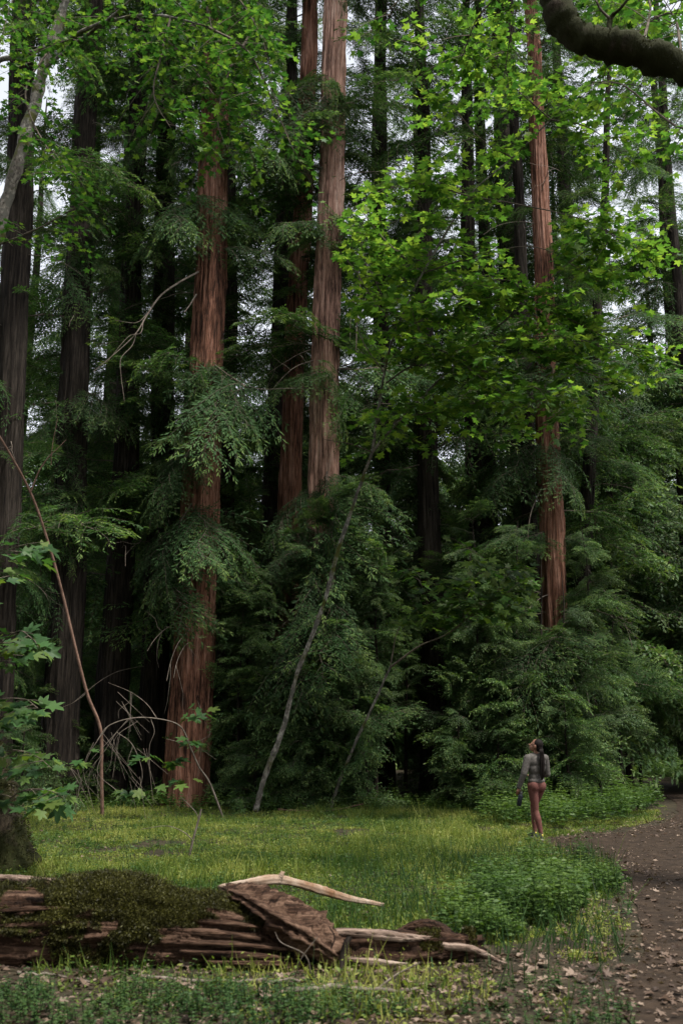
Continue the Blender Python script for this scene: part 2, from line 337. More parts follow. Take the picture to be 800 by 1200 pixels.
# bough variants -------------------------------------------------------------
def bough_mesh(name, seed, L=3.0, kind='needle', dens=1.0, droop=.10, mats=None, hang=.55):
    rs = np.random.RandomState(seed); mb = MB()
    s = np.linspace(0, 1, 9)
    ax = np.stack([s * L, .18 * L * (fbm1(s * 3, seed) - fbm1(np.zeros(1), seed)), .10 * L * s - droop * L * s ** 2 * 2.2 + .03 * L * fbm1(s * 5, seed + 1)], -1)
    ax[:, 2] -= ax[0, 2]
    V, Q = tube(ax, np.linspace(.022, .005, 9) * (L / 3), 5); mb.add(V, Q, 1, .5)
    P, D, N, T, W = [], [], [], [], []
    nb = int(38 * dens * (.8 + .4 * rs.rand()))
    for k in range(nb):
        t = .12 + .88 * (k + rs.rand()) / nb
        b = np.array([np.interp(t, s, ax[:, c]) for c in range(3)])
        side = 1 if k % 2 else -1
        l = L * (.42 * (1 - t) ** .6 + .12) * (.35 + .95 * rs.rand())
        clump = max(0, rs.randn() * .5)
        ang = RAD(55 - 25 * t + rs.randn() * 12) * side
        d = np.array((math.cos(ang), math.sin(ang), .05 + rs.randn() * .16))
        u = np.linspace(0, 1, 5)
        br = b + u[:, None] * l * d + np.stack([0 * u, 0 * u, -hang * l * u ** 2], -1)
        V, Q = tube(br, np.linspace(.007, .002, 5) * (L / 3), 3); mb.add(V, Q, 1, .5)
        ns = max(3, int(l / .075))
        for q in range(ns):
            tt = (q + .6 + .5 * rs.rand()) / ns
            p = np.array([np.interp(tt, u, br[:, c]) for c in range(3)])
            dd = unit(np.array([np.interp(min(tt + .1, 1), u, br[:, c]) for c in range(3)]) - np.array([np.interp(max(tt - .1, 0), u, br[:, c]) for c in range(3)]))
            sd = unit(np.cross((0, 0, 1), dd)) * (1 if q % 2 else -1)
            sp = unit(dd * .75 + sd * (.75 if q < ns - 1 else .1) + np.array((0, 0, -.15 + rs.randn() * .22)))
            sl_ = (.16 + .14 * rs.rand()) * (1.25 - .5 * tt)
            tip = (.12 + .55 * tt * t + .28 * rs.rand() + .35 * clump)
            if kind == 'needle':
                for g in range(5):
                    h = g / 4
                    s2 = unit(np.cross((0, 0, 1), sp)) * (1 if g % 2 else -1)
                    P.append(p + sp * sl_ * h * .75); D.append(sp * 1.0 + s2 * (.62 if g < 4 else 0) + rs.randn(3) * .12); N.append(np.array((0, 0, 1)) + rs.randn(3) * .35)
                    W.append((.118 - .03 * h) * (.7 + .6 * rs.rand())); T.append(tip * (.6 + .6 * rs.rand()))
            else:
                for g in range(3):
                    P.append(p + sp * sl_ * g * .3); D.append(sp + rs.randn(3) * .5); N.append(np.array((0, 0, 1)) + rs.randn(3) * .45)
                    W.append(.10 * (.7 + .6 * rs.rand())); T.append(tip * (.7 + .6 * rs.rand()))
    P, D, N, T, W = map(np.array, (P, D, N, T, W))
    if kind == 'needle':
        V, F = leaves(DIAM, DIAM_F, P, D, N, W, W * .30); mb.add(V, F, 0, np.clip(T, 0, 1))
    else:
        V, F = leaves(OVAL, OVAL_F, P, D, N, W, W * .9); mb.add(V, F, 0, np.repeat(np.clip(T, 0, 1), 6))
    return mb.mesh(name, mats)

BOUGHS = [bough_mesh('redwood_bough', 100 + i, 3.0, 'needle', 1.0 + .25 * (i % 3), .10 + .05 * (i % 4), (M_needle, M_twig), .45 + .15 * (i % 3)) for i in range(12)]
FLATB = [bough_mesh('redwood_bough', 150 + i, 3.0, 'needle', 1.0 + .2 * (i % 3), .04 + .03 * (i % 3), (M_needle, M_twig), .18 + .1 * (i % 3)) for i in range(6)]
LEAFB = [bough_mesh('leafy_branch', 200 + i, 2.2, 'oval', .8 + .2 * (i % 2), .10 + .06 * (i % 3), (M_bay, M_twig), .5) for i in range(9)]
TESTP = np.array([(x, y, -.1 * x) for x in (.6, 1.2, 1.8, 2.4, 3.0) for y in (-.55 * (1 - x / 4), 0, .55 * (1 - x / 4))])

def add_bough(parent, base, start, direc, length, rs, meshes=BOUGHS, L0=3.0, roll=0.0, name='bough', test=True, mirror=True):
    d = Vector(direc).normalized()
    z = Vector((0, 0, 1)); y = z.cross(d).normalized(); zz = d.cross(y)
    M = Matrix((d, y, zz)).transposed()
    M = M @ Matrix.Rotation(roll, 3, 'X')
    sc = length / L0
    if test:
        Pw = (TESTP * (L0 / 3.0) * sc) @ np.array(M).T + np.asarray(start)
        if blocked(Pw): return None
    o = link(name, meshes[rs.randint(len(meshes))], parent)
    my = -1 if (mirror and rs.rand() < .5) else 1
    M4 = M.to_4x4() @ Matrix.Diagonal((sc, sc * my, sc, 1)); M4.translation = Vector(np.asarray(start) - np.asarray(base))
    o.matrix_local = M4
    return o

NEAR = [(0, 'the pale lichen-barked maple'), (110, 'the slim black-brown trunks'), (228, 'the massive rusty red trunk'), (335, 'the reddish slim trunk'), (385, 'the tall pale pinkish trunk'), (450, 'the two leaning maple stems'), (505, 'the trunk under the bright maple leaves'), (565, 'the pair of dark poles'), (648, 'the red-barked trunk behind the person'), (745, 'the grey-green bay trees')]
def near(x, Y): u = proj(np.array((x, Y, 3.0)))[0, 0]; return min(NEAR, key=lambda q: abs(q[0] - u))[1]
TREES = {}; BMUL = 1.75
def redwood(key, Y, pts, label, m, seed, H=38, n=48, rings=90, boughs=(30, 4, 36), blen=(2.2, 4.2), group=None, name='redwood_tree', cat='redwood', dirs=None, flare=.10):
    W3 = np.array([at(u, v, Y) for u, v, _ in pts]); R3 = np.array([.83 * wd / 2 / FPX * np.linalg.norm(p - np.array((0, 0, CAMZ))) for (u, v, wd), p in zip(pts, W3)])
    cxz = np.polyfit(W3[:, 2], W3[:, 0], 1); crz = np.polyfit(W3[:, 2], R3, 1) if len(pts) > 1 else (0, R3[0])
    if crz[0] > -R3.mean() * .006: crz = (-R3.mean() * .012, R3.mean() * (1 + .012 * W3[:, 2].mean()))
    z = np.concatenate([[-.25], np.linspace(0, 2, 10), np.linspace(2.2, H, rings)])
    r = np.maximum(crz[1] + crz[0] * z, .10 * (1 - z / (H + .5)) + .015)
    rtop = np.clip((H - z) / (H * .35), 0, 1); r = r * np.sqrt(np.clip(rtop, .02, 1))
    cx = cxz[1] + cxz[0] * z + .06 * fbm1(z * .25, seed); cy = Y + .06 * fbm1(z * .22, seed + 50)
    bx, by = cxz[1], Y
    base = np.array((bx, by, 0.0))
    t = thing(name, base, label, cat, group)
    link('trunk', trunk_mesh('redwood_trunk', z, cx - bx, cy - by, r, seed, m, n, flare=flare), t)
    rs = np.random.RandomState(seed * 7 + 1)
    nb, z0, z1 = boughs; nb = int(nb * BMUL); made = 0; tries = 0
    while made < nb and tries < nb * 4:
        tries += 1
        zz = z0 + (z1 - z0) * rs.rand() ** 1.15; az = rs.rand() * 2 * math.pi
        if rs.rand() < .35: az = -math.pi / 2 + rs.randn() * .9
        if dirs is not None and rs.rand() < .6: az = dirs + rs.randn() * .9
        st = np.array((np.interp(zz, z, cx), np.interp(zz, z, cy), zz))
        L = (blen[0] * .5 + (blen[1] - blen[0] * .5) * rs.rand() ** 1.5) * (1 - .35 * max(0, zz / H - .5))
        d = np.array((math.cos(az), math.sin(az), -.12 + .3 * rs.rand()))
        if add_bough(t, base, st, d, L, rs, roll=rs.randn() * .5) is not None: made += 1
    TREES[key] = dict(t=t, base=base, z=z, cx=cx, cy=cy, r=r)
    return t

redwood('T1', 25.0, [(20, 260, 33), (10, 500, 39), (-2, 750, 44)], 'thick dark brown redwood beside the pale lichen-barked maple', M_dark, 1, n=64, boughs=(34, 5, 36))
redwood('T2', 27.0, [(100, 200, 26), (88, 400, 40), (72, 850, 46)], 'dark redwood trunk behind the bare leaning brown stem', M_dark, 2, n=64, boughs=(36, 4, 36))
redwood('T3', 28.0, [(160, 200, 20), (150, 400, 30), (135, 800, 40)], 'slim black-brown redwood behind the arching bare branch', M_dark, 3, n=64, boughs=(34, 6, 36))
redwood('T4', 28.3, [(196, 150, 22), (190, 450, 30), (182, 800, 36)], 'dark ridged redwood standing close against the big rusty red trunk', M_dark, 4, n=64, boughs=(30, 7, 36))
redwood('T5', 26.5, [(255, 80, 32), (243, 400, 44), (231, 620, 50), (223, 850, 58)], 'massive rusty red redwood with deeply furrowed bark and broad base', M_red, 5, n=112, rings=230, boughs=(30, 6, 36))
redwood('T6', 30.0, [(270, 200, 16), (266, 600, 20)], 'thin dark redwood tucked just behind the massive rusty red trunk', M_dark, 6, boughs=(26, 3, 36))
redwood('T7', 31.0, [(335, 200, 20), (325, 550, 36), (310, 850, 40)], 'dark shaded redwood behind the reddish slim trunk of the close pair', M_dark, 7, n=64, boughs=(26, 4, 36))
redwood('T8', 29.0, [(362, 40, 20), (347, 400, 26), (340, 560, 30)], 'reddish brown slim redwood next to the tall pale pinkish trunk', M_red, 8, n=80, rings=160, boughs=(24, 8, 36))
redwood('T9', 27.0, [(392, 0, 28), (385, 300, 34), (380, 550, 40), (374, 800, 46)], 'tall straight redwood with pale pinkish bark and bare upper trunk', M_tan, 9, n=112, rings=230, boughs=(20, 10, 36))
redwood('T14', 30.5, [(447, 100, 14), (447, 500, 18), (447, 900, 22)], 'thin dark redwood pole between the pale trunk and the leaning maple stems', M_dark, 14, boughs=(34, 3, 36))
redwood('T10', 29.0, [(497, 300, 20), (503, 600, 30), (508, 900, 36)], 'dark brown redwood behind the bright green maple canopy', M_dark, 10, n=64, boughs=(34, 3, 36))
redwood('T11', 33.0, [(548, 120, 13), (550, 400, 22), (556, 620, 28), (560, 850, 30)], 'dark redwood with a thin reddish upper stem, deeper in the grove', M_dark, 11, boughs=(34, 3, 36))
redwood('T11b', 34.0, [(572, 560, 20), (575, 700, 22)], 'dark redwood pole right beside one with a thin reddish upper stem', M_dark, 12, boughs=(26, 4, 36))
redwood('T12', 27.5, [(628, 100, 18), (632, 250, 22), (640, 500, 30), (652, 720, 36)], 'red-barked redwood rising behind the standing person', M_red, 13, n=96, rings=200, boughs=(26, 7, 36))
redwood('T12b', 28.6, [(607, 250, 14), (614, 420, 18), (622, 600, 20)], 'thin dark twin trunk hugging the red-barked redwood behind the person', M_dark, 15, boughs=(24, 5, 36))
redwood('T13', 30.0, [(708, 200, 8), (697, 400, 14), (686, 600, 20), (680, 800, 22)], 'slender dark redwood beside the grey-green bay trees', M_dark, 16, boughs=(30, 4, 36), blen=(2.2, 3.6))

def pads(key, spec):
    T = TREES[key]; rs = np.random.RandomState(sum(map(ord, key)))
    for v0, targets in spec:
        z = at(400, v0, T['base'][1])[2]; st = np.array((np.interp(z, T['z'], T['cx']), np.interp(z, T['z'], T['cy']), z))
        for tg in targets:
            e = at(tg[0], tg[1], T['base'][1] + (tg[2] if len(tg) > 2 else -1.0)); d = e - st; L = max(1.3, np.linalg.norm(d) * 1.15)
            for q in range(1 + (rs.rand() < .4)): add_bough(T['t'], T['base'], st + rs.randn(3) * .15, d / np.linalg.norm(d) + rs.randn(3) * .12 + np.array((0, 0, .12)), L * (.8 + .4 * rs.rand()), rs, roll=rs.randn() * .3, test=False)
pads('T5', [(235, [(165, 245), (190, 270), (285, 240), (238, 258, -2.2)]), (160, [(300, 190), (200, 170)]), (420, [(170, 440), (150, 390), (200, 470), (290, 470), (255, 470, -2.2)]), (520, [(180, 560), (190, 600), (200, 520)]), (600, [(180, 650), (270, 640), (255, 655, -2)])])
pads('T9', [(100, [(335, 110), (425, 110), (365, 118, -2.2), (340, 145)]), (250, [(440, 270), (330, 270)]), (440, [(430, 460), (330, 440)]), (560, [(330, 590), (400, 605, -2), (350, 640), (430, 590)]), (620, [(350, 680), (400, 700, -2), (440, 650)]), (700, [(330, 760), (420, 770), (380, 780, -2)])])
pads('T12', [(430, [(590, 470), (680, 470)]), (520, [(600, 560), (690, 560)]), (740, [(600, 760), (640, 785, -2.2), (700, 780)])])
pads('T2', [(300, [(50, 340), (130, 300)]), (470, [(120, 500), (50, 520)]), (570, [(110, 610), (50, 610)])])
pads('T3', [(330, [(110, 350), (190, 340)]), (450, [(110, 480), (180, 490)]), (560, [(165, 590), (120, 600)])])

# the trees deeper in the grove
rb = np.random.RandomState(77)
BX = []
for row, (Y, step, wid) in enumerate([(35, 4.4, 15), (42, 4.8, 18), (50, 6.0, 22)]):
    x = -wid + rb.rand() * step
    while x < wid:
        BX.append((x + rb.randn() * .7, Y + rb.randn() * 2, row)); x += step * (.75 + .5 * rb.rand())
for k, (x, Y, row) in enumerate(BX):
    d = math.hypot(x, Y); wpx = (14 + 14 * rb.rand()) * 36 / Y
    q = proj(np.array((x, Y, 8.0)))[0]; q2 = proj(np.array((x, Y, 20.0)))[0]
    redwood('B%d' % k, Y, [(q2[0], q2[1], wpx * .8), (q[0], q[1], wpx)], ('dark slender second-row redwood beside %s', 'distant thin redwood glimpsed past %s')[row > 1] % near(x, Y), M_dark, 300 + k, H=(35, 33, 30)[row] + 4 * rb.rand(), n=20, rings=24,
            boughs=((32, 4, 34), (32, 4, 33), (34, 3, 31))[row], blen=(2.8 + .4 * row, 4.6 + .6 * row), group=('redwoods in the second row', 'redwoods deep in the grove')[row > 1])

rs = np.random.RandomState(91); mb = MB()
RING = [(-20, -3), (-16, -9), (-11, -13), (-6, -10), (-2, -15), (3, -11), (7, -16), (11, -12), (16, -17), (-13, 3), (-15, 9), (-17, 15), (-24, 4), (18, -8), (21, 20), (24, 12), (-9, -19), (0, -21)]  # out-of-frame trees, added to keep low sky light off the lower trunks
for x, y in RING:
    h = 26 + 9 * rs.rand(); zz = np.linspace(-.2, h, 14); r0 = .35 + .35 * rs.rand()
    V, Q = tube(np.stack([x + 0 * zz, y + 0 * zz, zz], -1), r0 * (1.05 - zz / h), 12); mb.add(V, Q, 1)
    nl = 5200; z = 4 + (h - 4) * rs.rand(nl); az = rs.rand(nl) * 6.283; R = (4.2 * (1.05 - z / h) + .6) * rs.rand(nl) ** .6
    P = np.stack([x + R * np.cos(az), y + R * np.sin(az), z - .25 * R], -1)
    V, F = leaves(DIAM, DIAM_F, P, np.stack([np.cos(az), np.sin(az), -.4 + .3 * rs.randn(nl)], -1), np.array((0, 0, 1.0)) + rs.randn(nl, 3) * .4, .5 + .4 * rs.rand(nl), .16 + .1 * rs.rand(nl)); mb.add(V, F, 0, np.clip(.4 + .2 * rs.randn(nl), 0, 1))
tag(link('surrounding_forest', mb.mesh('surrounding_forest', [M_needle, M_dark])), 'unseen redwood forest added round the clearing to block low sky light', 'forest', kind='stuff')

# ------------------------------------------------------------------ young redwoods and shrubs along the edge of the clearing
def bush(name, key, x, y, h, spread, nb, meshes, L0, label, cat, group, seed, stemmat=M_twig, bname='bough', lens=(1.2, 2.4), low=.1, test=True):
    base = np.array((x, y, 0.0)); rs = np.random.RandomState(seed)
    t = thing(name, base, label, cat, group)
    zz = np.linspace(-.1, h, 8); P = np.stack([.12 * fbm1(zz, seed) * zz / h, .12 * fbm1(zz, seed + 3) * zz / h, zz], -1)
    mb = MB(); V, Q = tube(P, np.linspace(.035 + .006 * h, .008, 8), 6); mb.add(V, Q)
    link('trunk' if cat != 'shrub' else 'stem', mb.mesh('stem', [stemmat], True), t)
    made = tries = 0
    while made < nb and tries < nb * 4:
        tries += 1
        f = low + (1 - low) * rs.rand() ** .85; z = f * h; az = rs.rand() * 6.283
        L = (lens[0] + (lens[1] - lens[0]) * rs.rand()) * spread * (1.05 - .65 * f)
        st = base + np.array([np.interp(z, zz, P[:, c]) for c in range(3)])
        if add_bough(t, base, st, (math.cos(az), math.sin(az), .45 * rs.randn() * .6 + .15), L, rs, meshes, L0, rs.randn() * .6, bname, test) is not None: made += 1
    return t

YOUNG = [(395, 26.2, 8.5), (312, 27.0, 7.5), (560, 27, 8), (640, 26.4, 6.5), (285, 28.5, 9), (460, 29, 8), (110, 31, 6), (45, 29.5, 5), (345, 28.5, 6.5), (535, 29.5, 6.5), (600, 29.5, 6), (700, 28.5, 6), (250, 33, 6), (165, 33, 5), (15, 27, 5), (425, 27.5, 5)]
for k, (u, Y, h) in enumerate(YOUNG):
    p = at(u, 870, Y)
    bush('young_redwood', k, p[0], Y, h, 1.0, int(12 + 3.2 * h), FLATB, 3.0, ('tall young redwood with layered sprays beside %s' if h >= 6.5 else 'low young redwood with dark sprays beside %s') % near(p[0], Y), 'young redwood', 'young redwoods at the forest edge', 500 + k, M_dark, lens=(1.5, 2.8), low=.03)
SHRUB = [(280, 26.2, 5.0), (318, 26.0, 6.2), (350, 26.4, 4.6), (385, 25.8, 5.6), (415, 25.9, 4.4), (440, 26.6, 6.4), (475, 27.5, 5.0), (530, 26.3, 5.6), (560, 25.8, 6.8), (590, 25.6, 5.0), (612, 26.2, 7.4), (668, 26.0, 6.0), (695, 26.8, 7.4), (725, 28.5, 5.4), (748, 31, 4.2), (20, 31, 4.5), (60, 27.5, 2.4), (110, 34, 5.5), (130, 28, 1.8), (160, 36, 5), (205, 33, 4.5), (260, 31, 5.2), (300, 25.6, 2.0), (350, 25.4, 1.7), (430, 25.6, 1.8), (400, 33, 5), (500, 35, 5), (540, 25.4, 2.4), (580, 25.0, 2.0), (605, 25.2, 2.2), (665, 24.9, 2.6), (700, 26, 2.4), (30, 24, 2.0)]
for k, (u, Y, h) in enumerate(SHRUB):
    p = at(u, 870, Y)
    bush('hazel_shrub', k, p[0], Y, h, .8, int(14 + 7.5 * h), LEAFB, 2.2, ('tall airy light green shrub in front of %s' if h >= 2.8 else 'low dark leafy shrub at the foot of %s') % near(p[0], Y), 'shrub', 'shrubs at the forest edge', 600 + k, M_dark, bname='leafy_branch', lens=(1.0, 2.1), low=.03)
for k in range(17):
    u = -60 + 55 * k + 20 * rb.randn(); Y = 64 + 14 * rb.rand(); p = at(u, 870, Y)
    bush('broadleaf_tree', k, p[0], Y, 18 + 9 * rb.rand(), 3.4, 85, LEAFB, 2.2, 'light green tree beyond the grove, past %s' % near(p[0], Y), 'tree', 'sunlit trees beyond the grove', 800 + k, M_dark, 'leafy_branch', (1.7, 2.8), .02, test=False)
BAY = [(735, 33, 15, 'tall grey-green bay tree beside the slender dark redwood'), (818, 36, 19, 'grey-green bay tree overhanging the far bend of the path'), (905, 33, 11, 'bay tree across the path from the green nettles'), (765, 58, 14, 'hazy bay tree behind the far bend of the path'), (700, 40, 11, 'bay tree half hidden behind the red-barked redwood')]
for k, (u, Y, h, lab) in enumerate(BAY):
    p = at(u, 870, Y)
    bush('bay_tree', k, p[0], Y, h, 1.5, 95, LEAFB, 2.2, lab, 'bay tree', None, 700 + k, M_dark, 'leafy_branch', (1.8, 3.2), .06)

# ------------------------------------------------------------------ broadleaf maples with traced stems
LEAFMESH = {}
def leaf_object_mesh(m, v):
    k = (m.name, v)
    if k not in LEAFMESH:
        rs = np.random.RandomState(40 + v); sh = MAPLE.copy(); sh[:, :2] *= 1 + rs.randn(len(sh), 2) * .05
        sh[:, 2] += -.18 * sh[:, 0] ** 2 * rs.rand() + .12 * np.abs(sh[:, 1]) * rs.randn()
        LEAFMESH[k] = raw_mesh('maple_leaf', sh, [MAPLE_F], [m], tint=[np.full(18, .15 + .7 * v / 7)])
    return LEAFMESH[k]

def grow(branch, rs, step=.35, tl=(.6, 1.5), start=.2, flat=.25, droop=.12, both=True):
    """leafy side twigs along a branch line"""
    P = np.asarray(branch); seg = np.linalg.norm(np.diff(P, axis=0), axis=1); s = np.concatenate([[0], np.cumsum(seg)]); tot = s[-1]
    tw = []; x = tot * start; k = 0
    while x < tot:
        p = np.array([np.interp(x, s, P[:, c]) for c in range(3)])
        i = min(np.searchsorted(s, x), len(P) - 1); d = unit(P[i] - P[max(i - 1, 0)])
        az = rs.rand() * 6.283
        o = np.array((math.cos(az), math.sin(az), rs.randn() * flat)); o = unit(o + d * .5)
        l = tl[0] + (tl[1] - tl[0]) * rs.rand()
        u = np.linspace(0, 1, 5)[:, None]
        tw.append(p + u * l * o + np.array((0, 0, -droop * l)) * u ** 2); x += step * (.6 + .8 * rs.rand()); k += 1
    tw.append(P[-3:])
    return tw
def leaf_spots(twigs, rs, gap=.125, size=(.16, .26), pet=.10):
    P, D, N, Z = [], [], [], []
    for t in twigs:
        seg = np.linalg.norm(np.diff(t, axis=0), axis=1); s = np.concatenate([[0], np.cumsum(seg)]); x = s[-1] * .25
        while x <= s[-1] + .01:
            p = np.array([np.interp(x, s, t[:, c]) for c in range(3)]); d = unit(t[-1] - t[0])
            for sd in (-1, 1):
                side = unit(np.cross((0, 0, 1), d)) * sd
                o = unit(d * .5 + side * (.9 if x < s[-1] - .1 else .3) + rs.randn(3) * .3)
                q = p + o * pet * (.6 + .8 * rs.rand()) + np.array((0, 0, -.03))
                P.append(q); D.append(o * np.array((1, 1, .5)) + np.array((0, 0, -.18)) + rs.randn(3) * .15); N.append(np.array((0, 0, 1)) + rs.randn(3) * .32); Z.append(size[0] + (size[1] - size[0]) * rs.rand())
            x += gap * (.7 + .6 * rs.rand())
    return map(np.array, (P, D, N, Z))

def maple(name, base, label, trunk, limbs, seed, bark, leafm, nparts=300, twigs=None, cat='maple', size=(.16, .26), limbname='limb', keep=True, ntilt=0.0):
    """trunk, limbs: lists of (points, r0, r1, sides); twigs: dicts for grow() per leafy line"""
    rs = np.random.RandomState(seed); base = np.asarray(base, float)
    t = thing(name, base, label, cat)
    for nm, lst in (('trunk', trunk), (limbname, limbs)):
        for pts, r0, r1, sd in lst:
            ln = smooth_line(np.asarray(pts) - base, 8); k = len(ln)
            R = np.linspace(r0, r1, k) * (1 + .10 * rs.randn(k))
            mb = MB(); V, Q = tube(ln, R, sd)
            V = V + np.array([mnoise.noise_vector(Vector(p) * 3.0) for p in V]) * r0 * .30
            mb.add(V, Q); link(nm, mb.mesh(nm, [bark if r0 > .03 else M_twig], True), t)
    allt = []
    for pts, kw in twigs: allt += grow(smooth_line(pts, 8), rs, **kw)
    if keep: allt = [q for q in allt if not blocked(q)]
    mb = MB()
    for q in allt: V, Q = tube(q - base, np.linspace(.008, .003, len(q)), 3); mb.add(V, Q)
    tw = link('twigs', mb.mesh('twigs', [M_twig]), t); tag(tw, kind='stuff')
    P, D, N, Z = leaf_spots(allt, rs, size=size)
    N = N + np.array((0, -ntilt, 0))
    q = proj(P); inn = (q[:, 0] > -5) & (q[:, 0] < 805) & (q[:, 1] > -5) & (q[:, 1] < 1205)
    order = np.argsort(-np.where(inn, Z / q[:, 3], 0)); big = order[:nparts]; rest = order[nparts:]
    D = unit(D); Sd = unit(np.cross(N, D)); N2 = np.cross(D, Sd)
    for i in big:
        o = link('leaf', leaf_object_mesh(leafm, rs.randint(8)), t)
        M4 = Matrix(((D[i, 0], Sd[i, 0], N2[i, 0], 0), (D[i, 1], Sd[i, 1], N2[i, 1], 0), (D[i, 2], Sd[i, 2], N2[i, 2], 0), (0, 0, 0, 1))) @ Matrix.Diagonal((Z[i], Z[i], Z[i], 1))
        M4.translation = Vector(P[i] - base); o.matrix_local = M4
    if len(rest):
        mb = MB(); V, F = leaves(MAPLE, MAPLE_F, P[rest] - base, D[rest], N[rest], Z[rest]); mb.add(V, F, 0, np.repeat(np.clip(.5 + .28 * rs.randn(len(rest)), 0, 1), 18))
        tag(link('crown', mb.mesh('maple_crown', [leafm]), t), kind='stuff')
    return t

# leaning maple in the middle of the forest edge
Y0 = 24.4
def A(pts): return np.array([at(*p) for p in pts])
stem = A([(298, 953, 24.4), (312, 905, 24.3), (333, 850, 24.2), (348, 790, 24.0), (378, 712, 23.7), (396, 645, 23.4), (416, 585, 23.0), (436, 530, 22.6)]); stem[0, 2] = -.1
s1 = A([(436, 530, 22.6), (470, 490, 22.2), (540, 420, 21.6), (575, 390, 21.3), (615, 355, 21.0), (670, 305, 20.5), (720, 275, 20.2)])
s2 = A([(436, 530, 22.6), (450, 437, 22.0), (465, 385, 21.6), (495, 320, 21.2), (550, 230, 20.5), (600, 185, 20.0), (645, 140, 19.6), (700, 90, 19.2)])
s3 = A([(452, 449, 22.1), (480, 430, 21.8), (525, 414, 21.4), (565, 402, 21.0), (640, 394, 20.4), (690, 400, 20)])
extra = [A(p) for p in ([(540, 420, 21.6), (580, 440, 21.2), (630, 455, 20.8), (680, 470, 20.5)], [(495, 320, 21.2), (560, 300, 20.8), (630, 290, 20.4), (700, 330, 20)], [(550, 230, 20.5), (610, 240, 20.1), (690, 260, 19.8), (760, 300, 19.6)],
                           [(465, 385, 21.6), (530, 365, 21.2), (600, 350, 20.8), (690, 370, 20.4)], [(615, 355, 21), (680, 380, 20.6), (750, 420, 20.3)], [(550, 230, 20.5), (490, 215, 20.4), (430, 225, 20.2)], [(465, 385, 21.6), (430, 340, 21.4), (410, 300, 21.2)],
                           [(436, 530, 22.6), (410, 520, 22.2), (380, 515, 22)], [(470, 490, 22.2), (520, 480, 21.8), (570, 470, 21.4)], [(470, 490, 22.2), (450, 500, 21.8), (440, 480, 21.5)], [(600, 185, 20), (560, 160, 19.8), (520, 110, 19.5)], [(645, 140, 19.6), (600, 100, 19.3), (560, 60, 19)], [(645, 140, 19.6), (690, 150, 19.3), (740, 190, 19)], [(450, 437, 22), (425, 400, 22.3), (408, 350, 22.6)], [(465, 385, 21.6), (440, 330, 22), (415, 270, 22.4)], [(495, 320, 21.2), (450, 280, 21.6), (415, 235, 22)], [(575, 390, 21.3), (620, 410, 21), (670, 430, 20.6), (720, 450, 20.4)], [(525, 414, 21.4), (560, 440, 21), (610, 480, 20.8)], [(700, 90, 19.2), (740, 40, 19), (720, -20, 18.8)], [(600, 60, 19.5), (560, 70, 19.2), (510, 60, 19)], [(615, 355, 21), (600, 330, 20.7), (560, 330, 20.4), (520, 345, 20.2)], [(540, 420, 21.6), (500, 400, 21.2), (480, 360, 20.9)])]
maple('maple_tree', (stem[0, 0], stem[0, 1], 0), 'leaning pale-stemmed maple spreading bright green leaves over the forest edge', [(stem, .070, .036, 10)],
      [(s1, .036, .010, 7), (s2, .036, .010, 7), (s3, .022, .007, 6)] + [(e, .02, .006, 5) for e in extra], 21, M_grey, M_maple, 300,
      [(s1, dict(start=.15, step=.16)), (s2, dict(start=.2, step=.16)), (s3, dict(start=.2, step=.2))] + [(e, dict(start=.05, step=.105, tl=(.5, 1.5))) for e in extra], size=(.12, .21))

# small maple beside it, with one layered spray of leaves
st = A([(386, 944, 25.0), (398, 915, 24.9), (420, 862, 24.7), (440, 820, 24.5), (457, 782, 24.3)]); st[0, 2] = -.05
b1 = A([(457, 782, 24.3), (464, 745, 24.2), (475, 722, 24)]); b2 = A([(457, 782, 24.3), (490, 758, 24), (525, 742, 23.6), (560, 715, 23), (600, 690, 22.5)])
ex = [A(p) for p in ([(560, 715, 23), (600, 710, 22.4), (640, 718, 22)], [(540, 728, 23.3), (550, 690, 22.8), (570, 655, 22.4)], [(525, 742, 23.6), (500, 705, 23.2), (490, 670, 22.9)], [(575, 705, 22.8), (600, 670, 22.3), (635, 690, 21.9)])]
maple('maple_sapling', (st[0, 0], st[0, 1], 0), 'thin bare-stemmed maple sapling bending under one flat spray of leaves', [(st, .045, .026, 8)], [(b1, .02, .006, 5), (b2, .028, .008, 6)] + [(e, .012, .004, 4) for e in ex], 22, M_grey, M_maple, 300,
      [(b2, dict(start=.5, step=.14, tl=(.4, 1.1), flat=.12))] + [(e, dict(start=.05, step=.12, tl=(.4, 1.1), flat=.12)) for e in ex], size=(.15, .24), ntilt=.8)

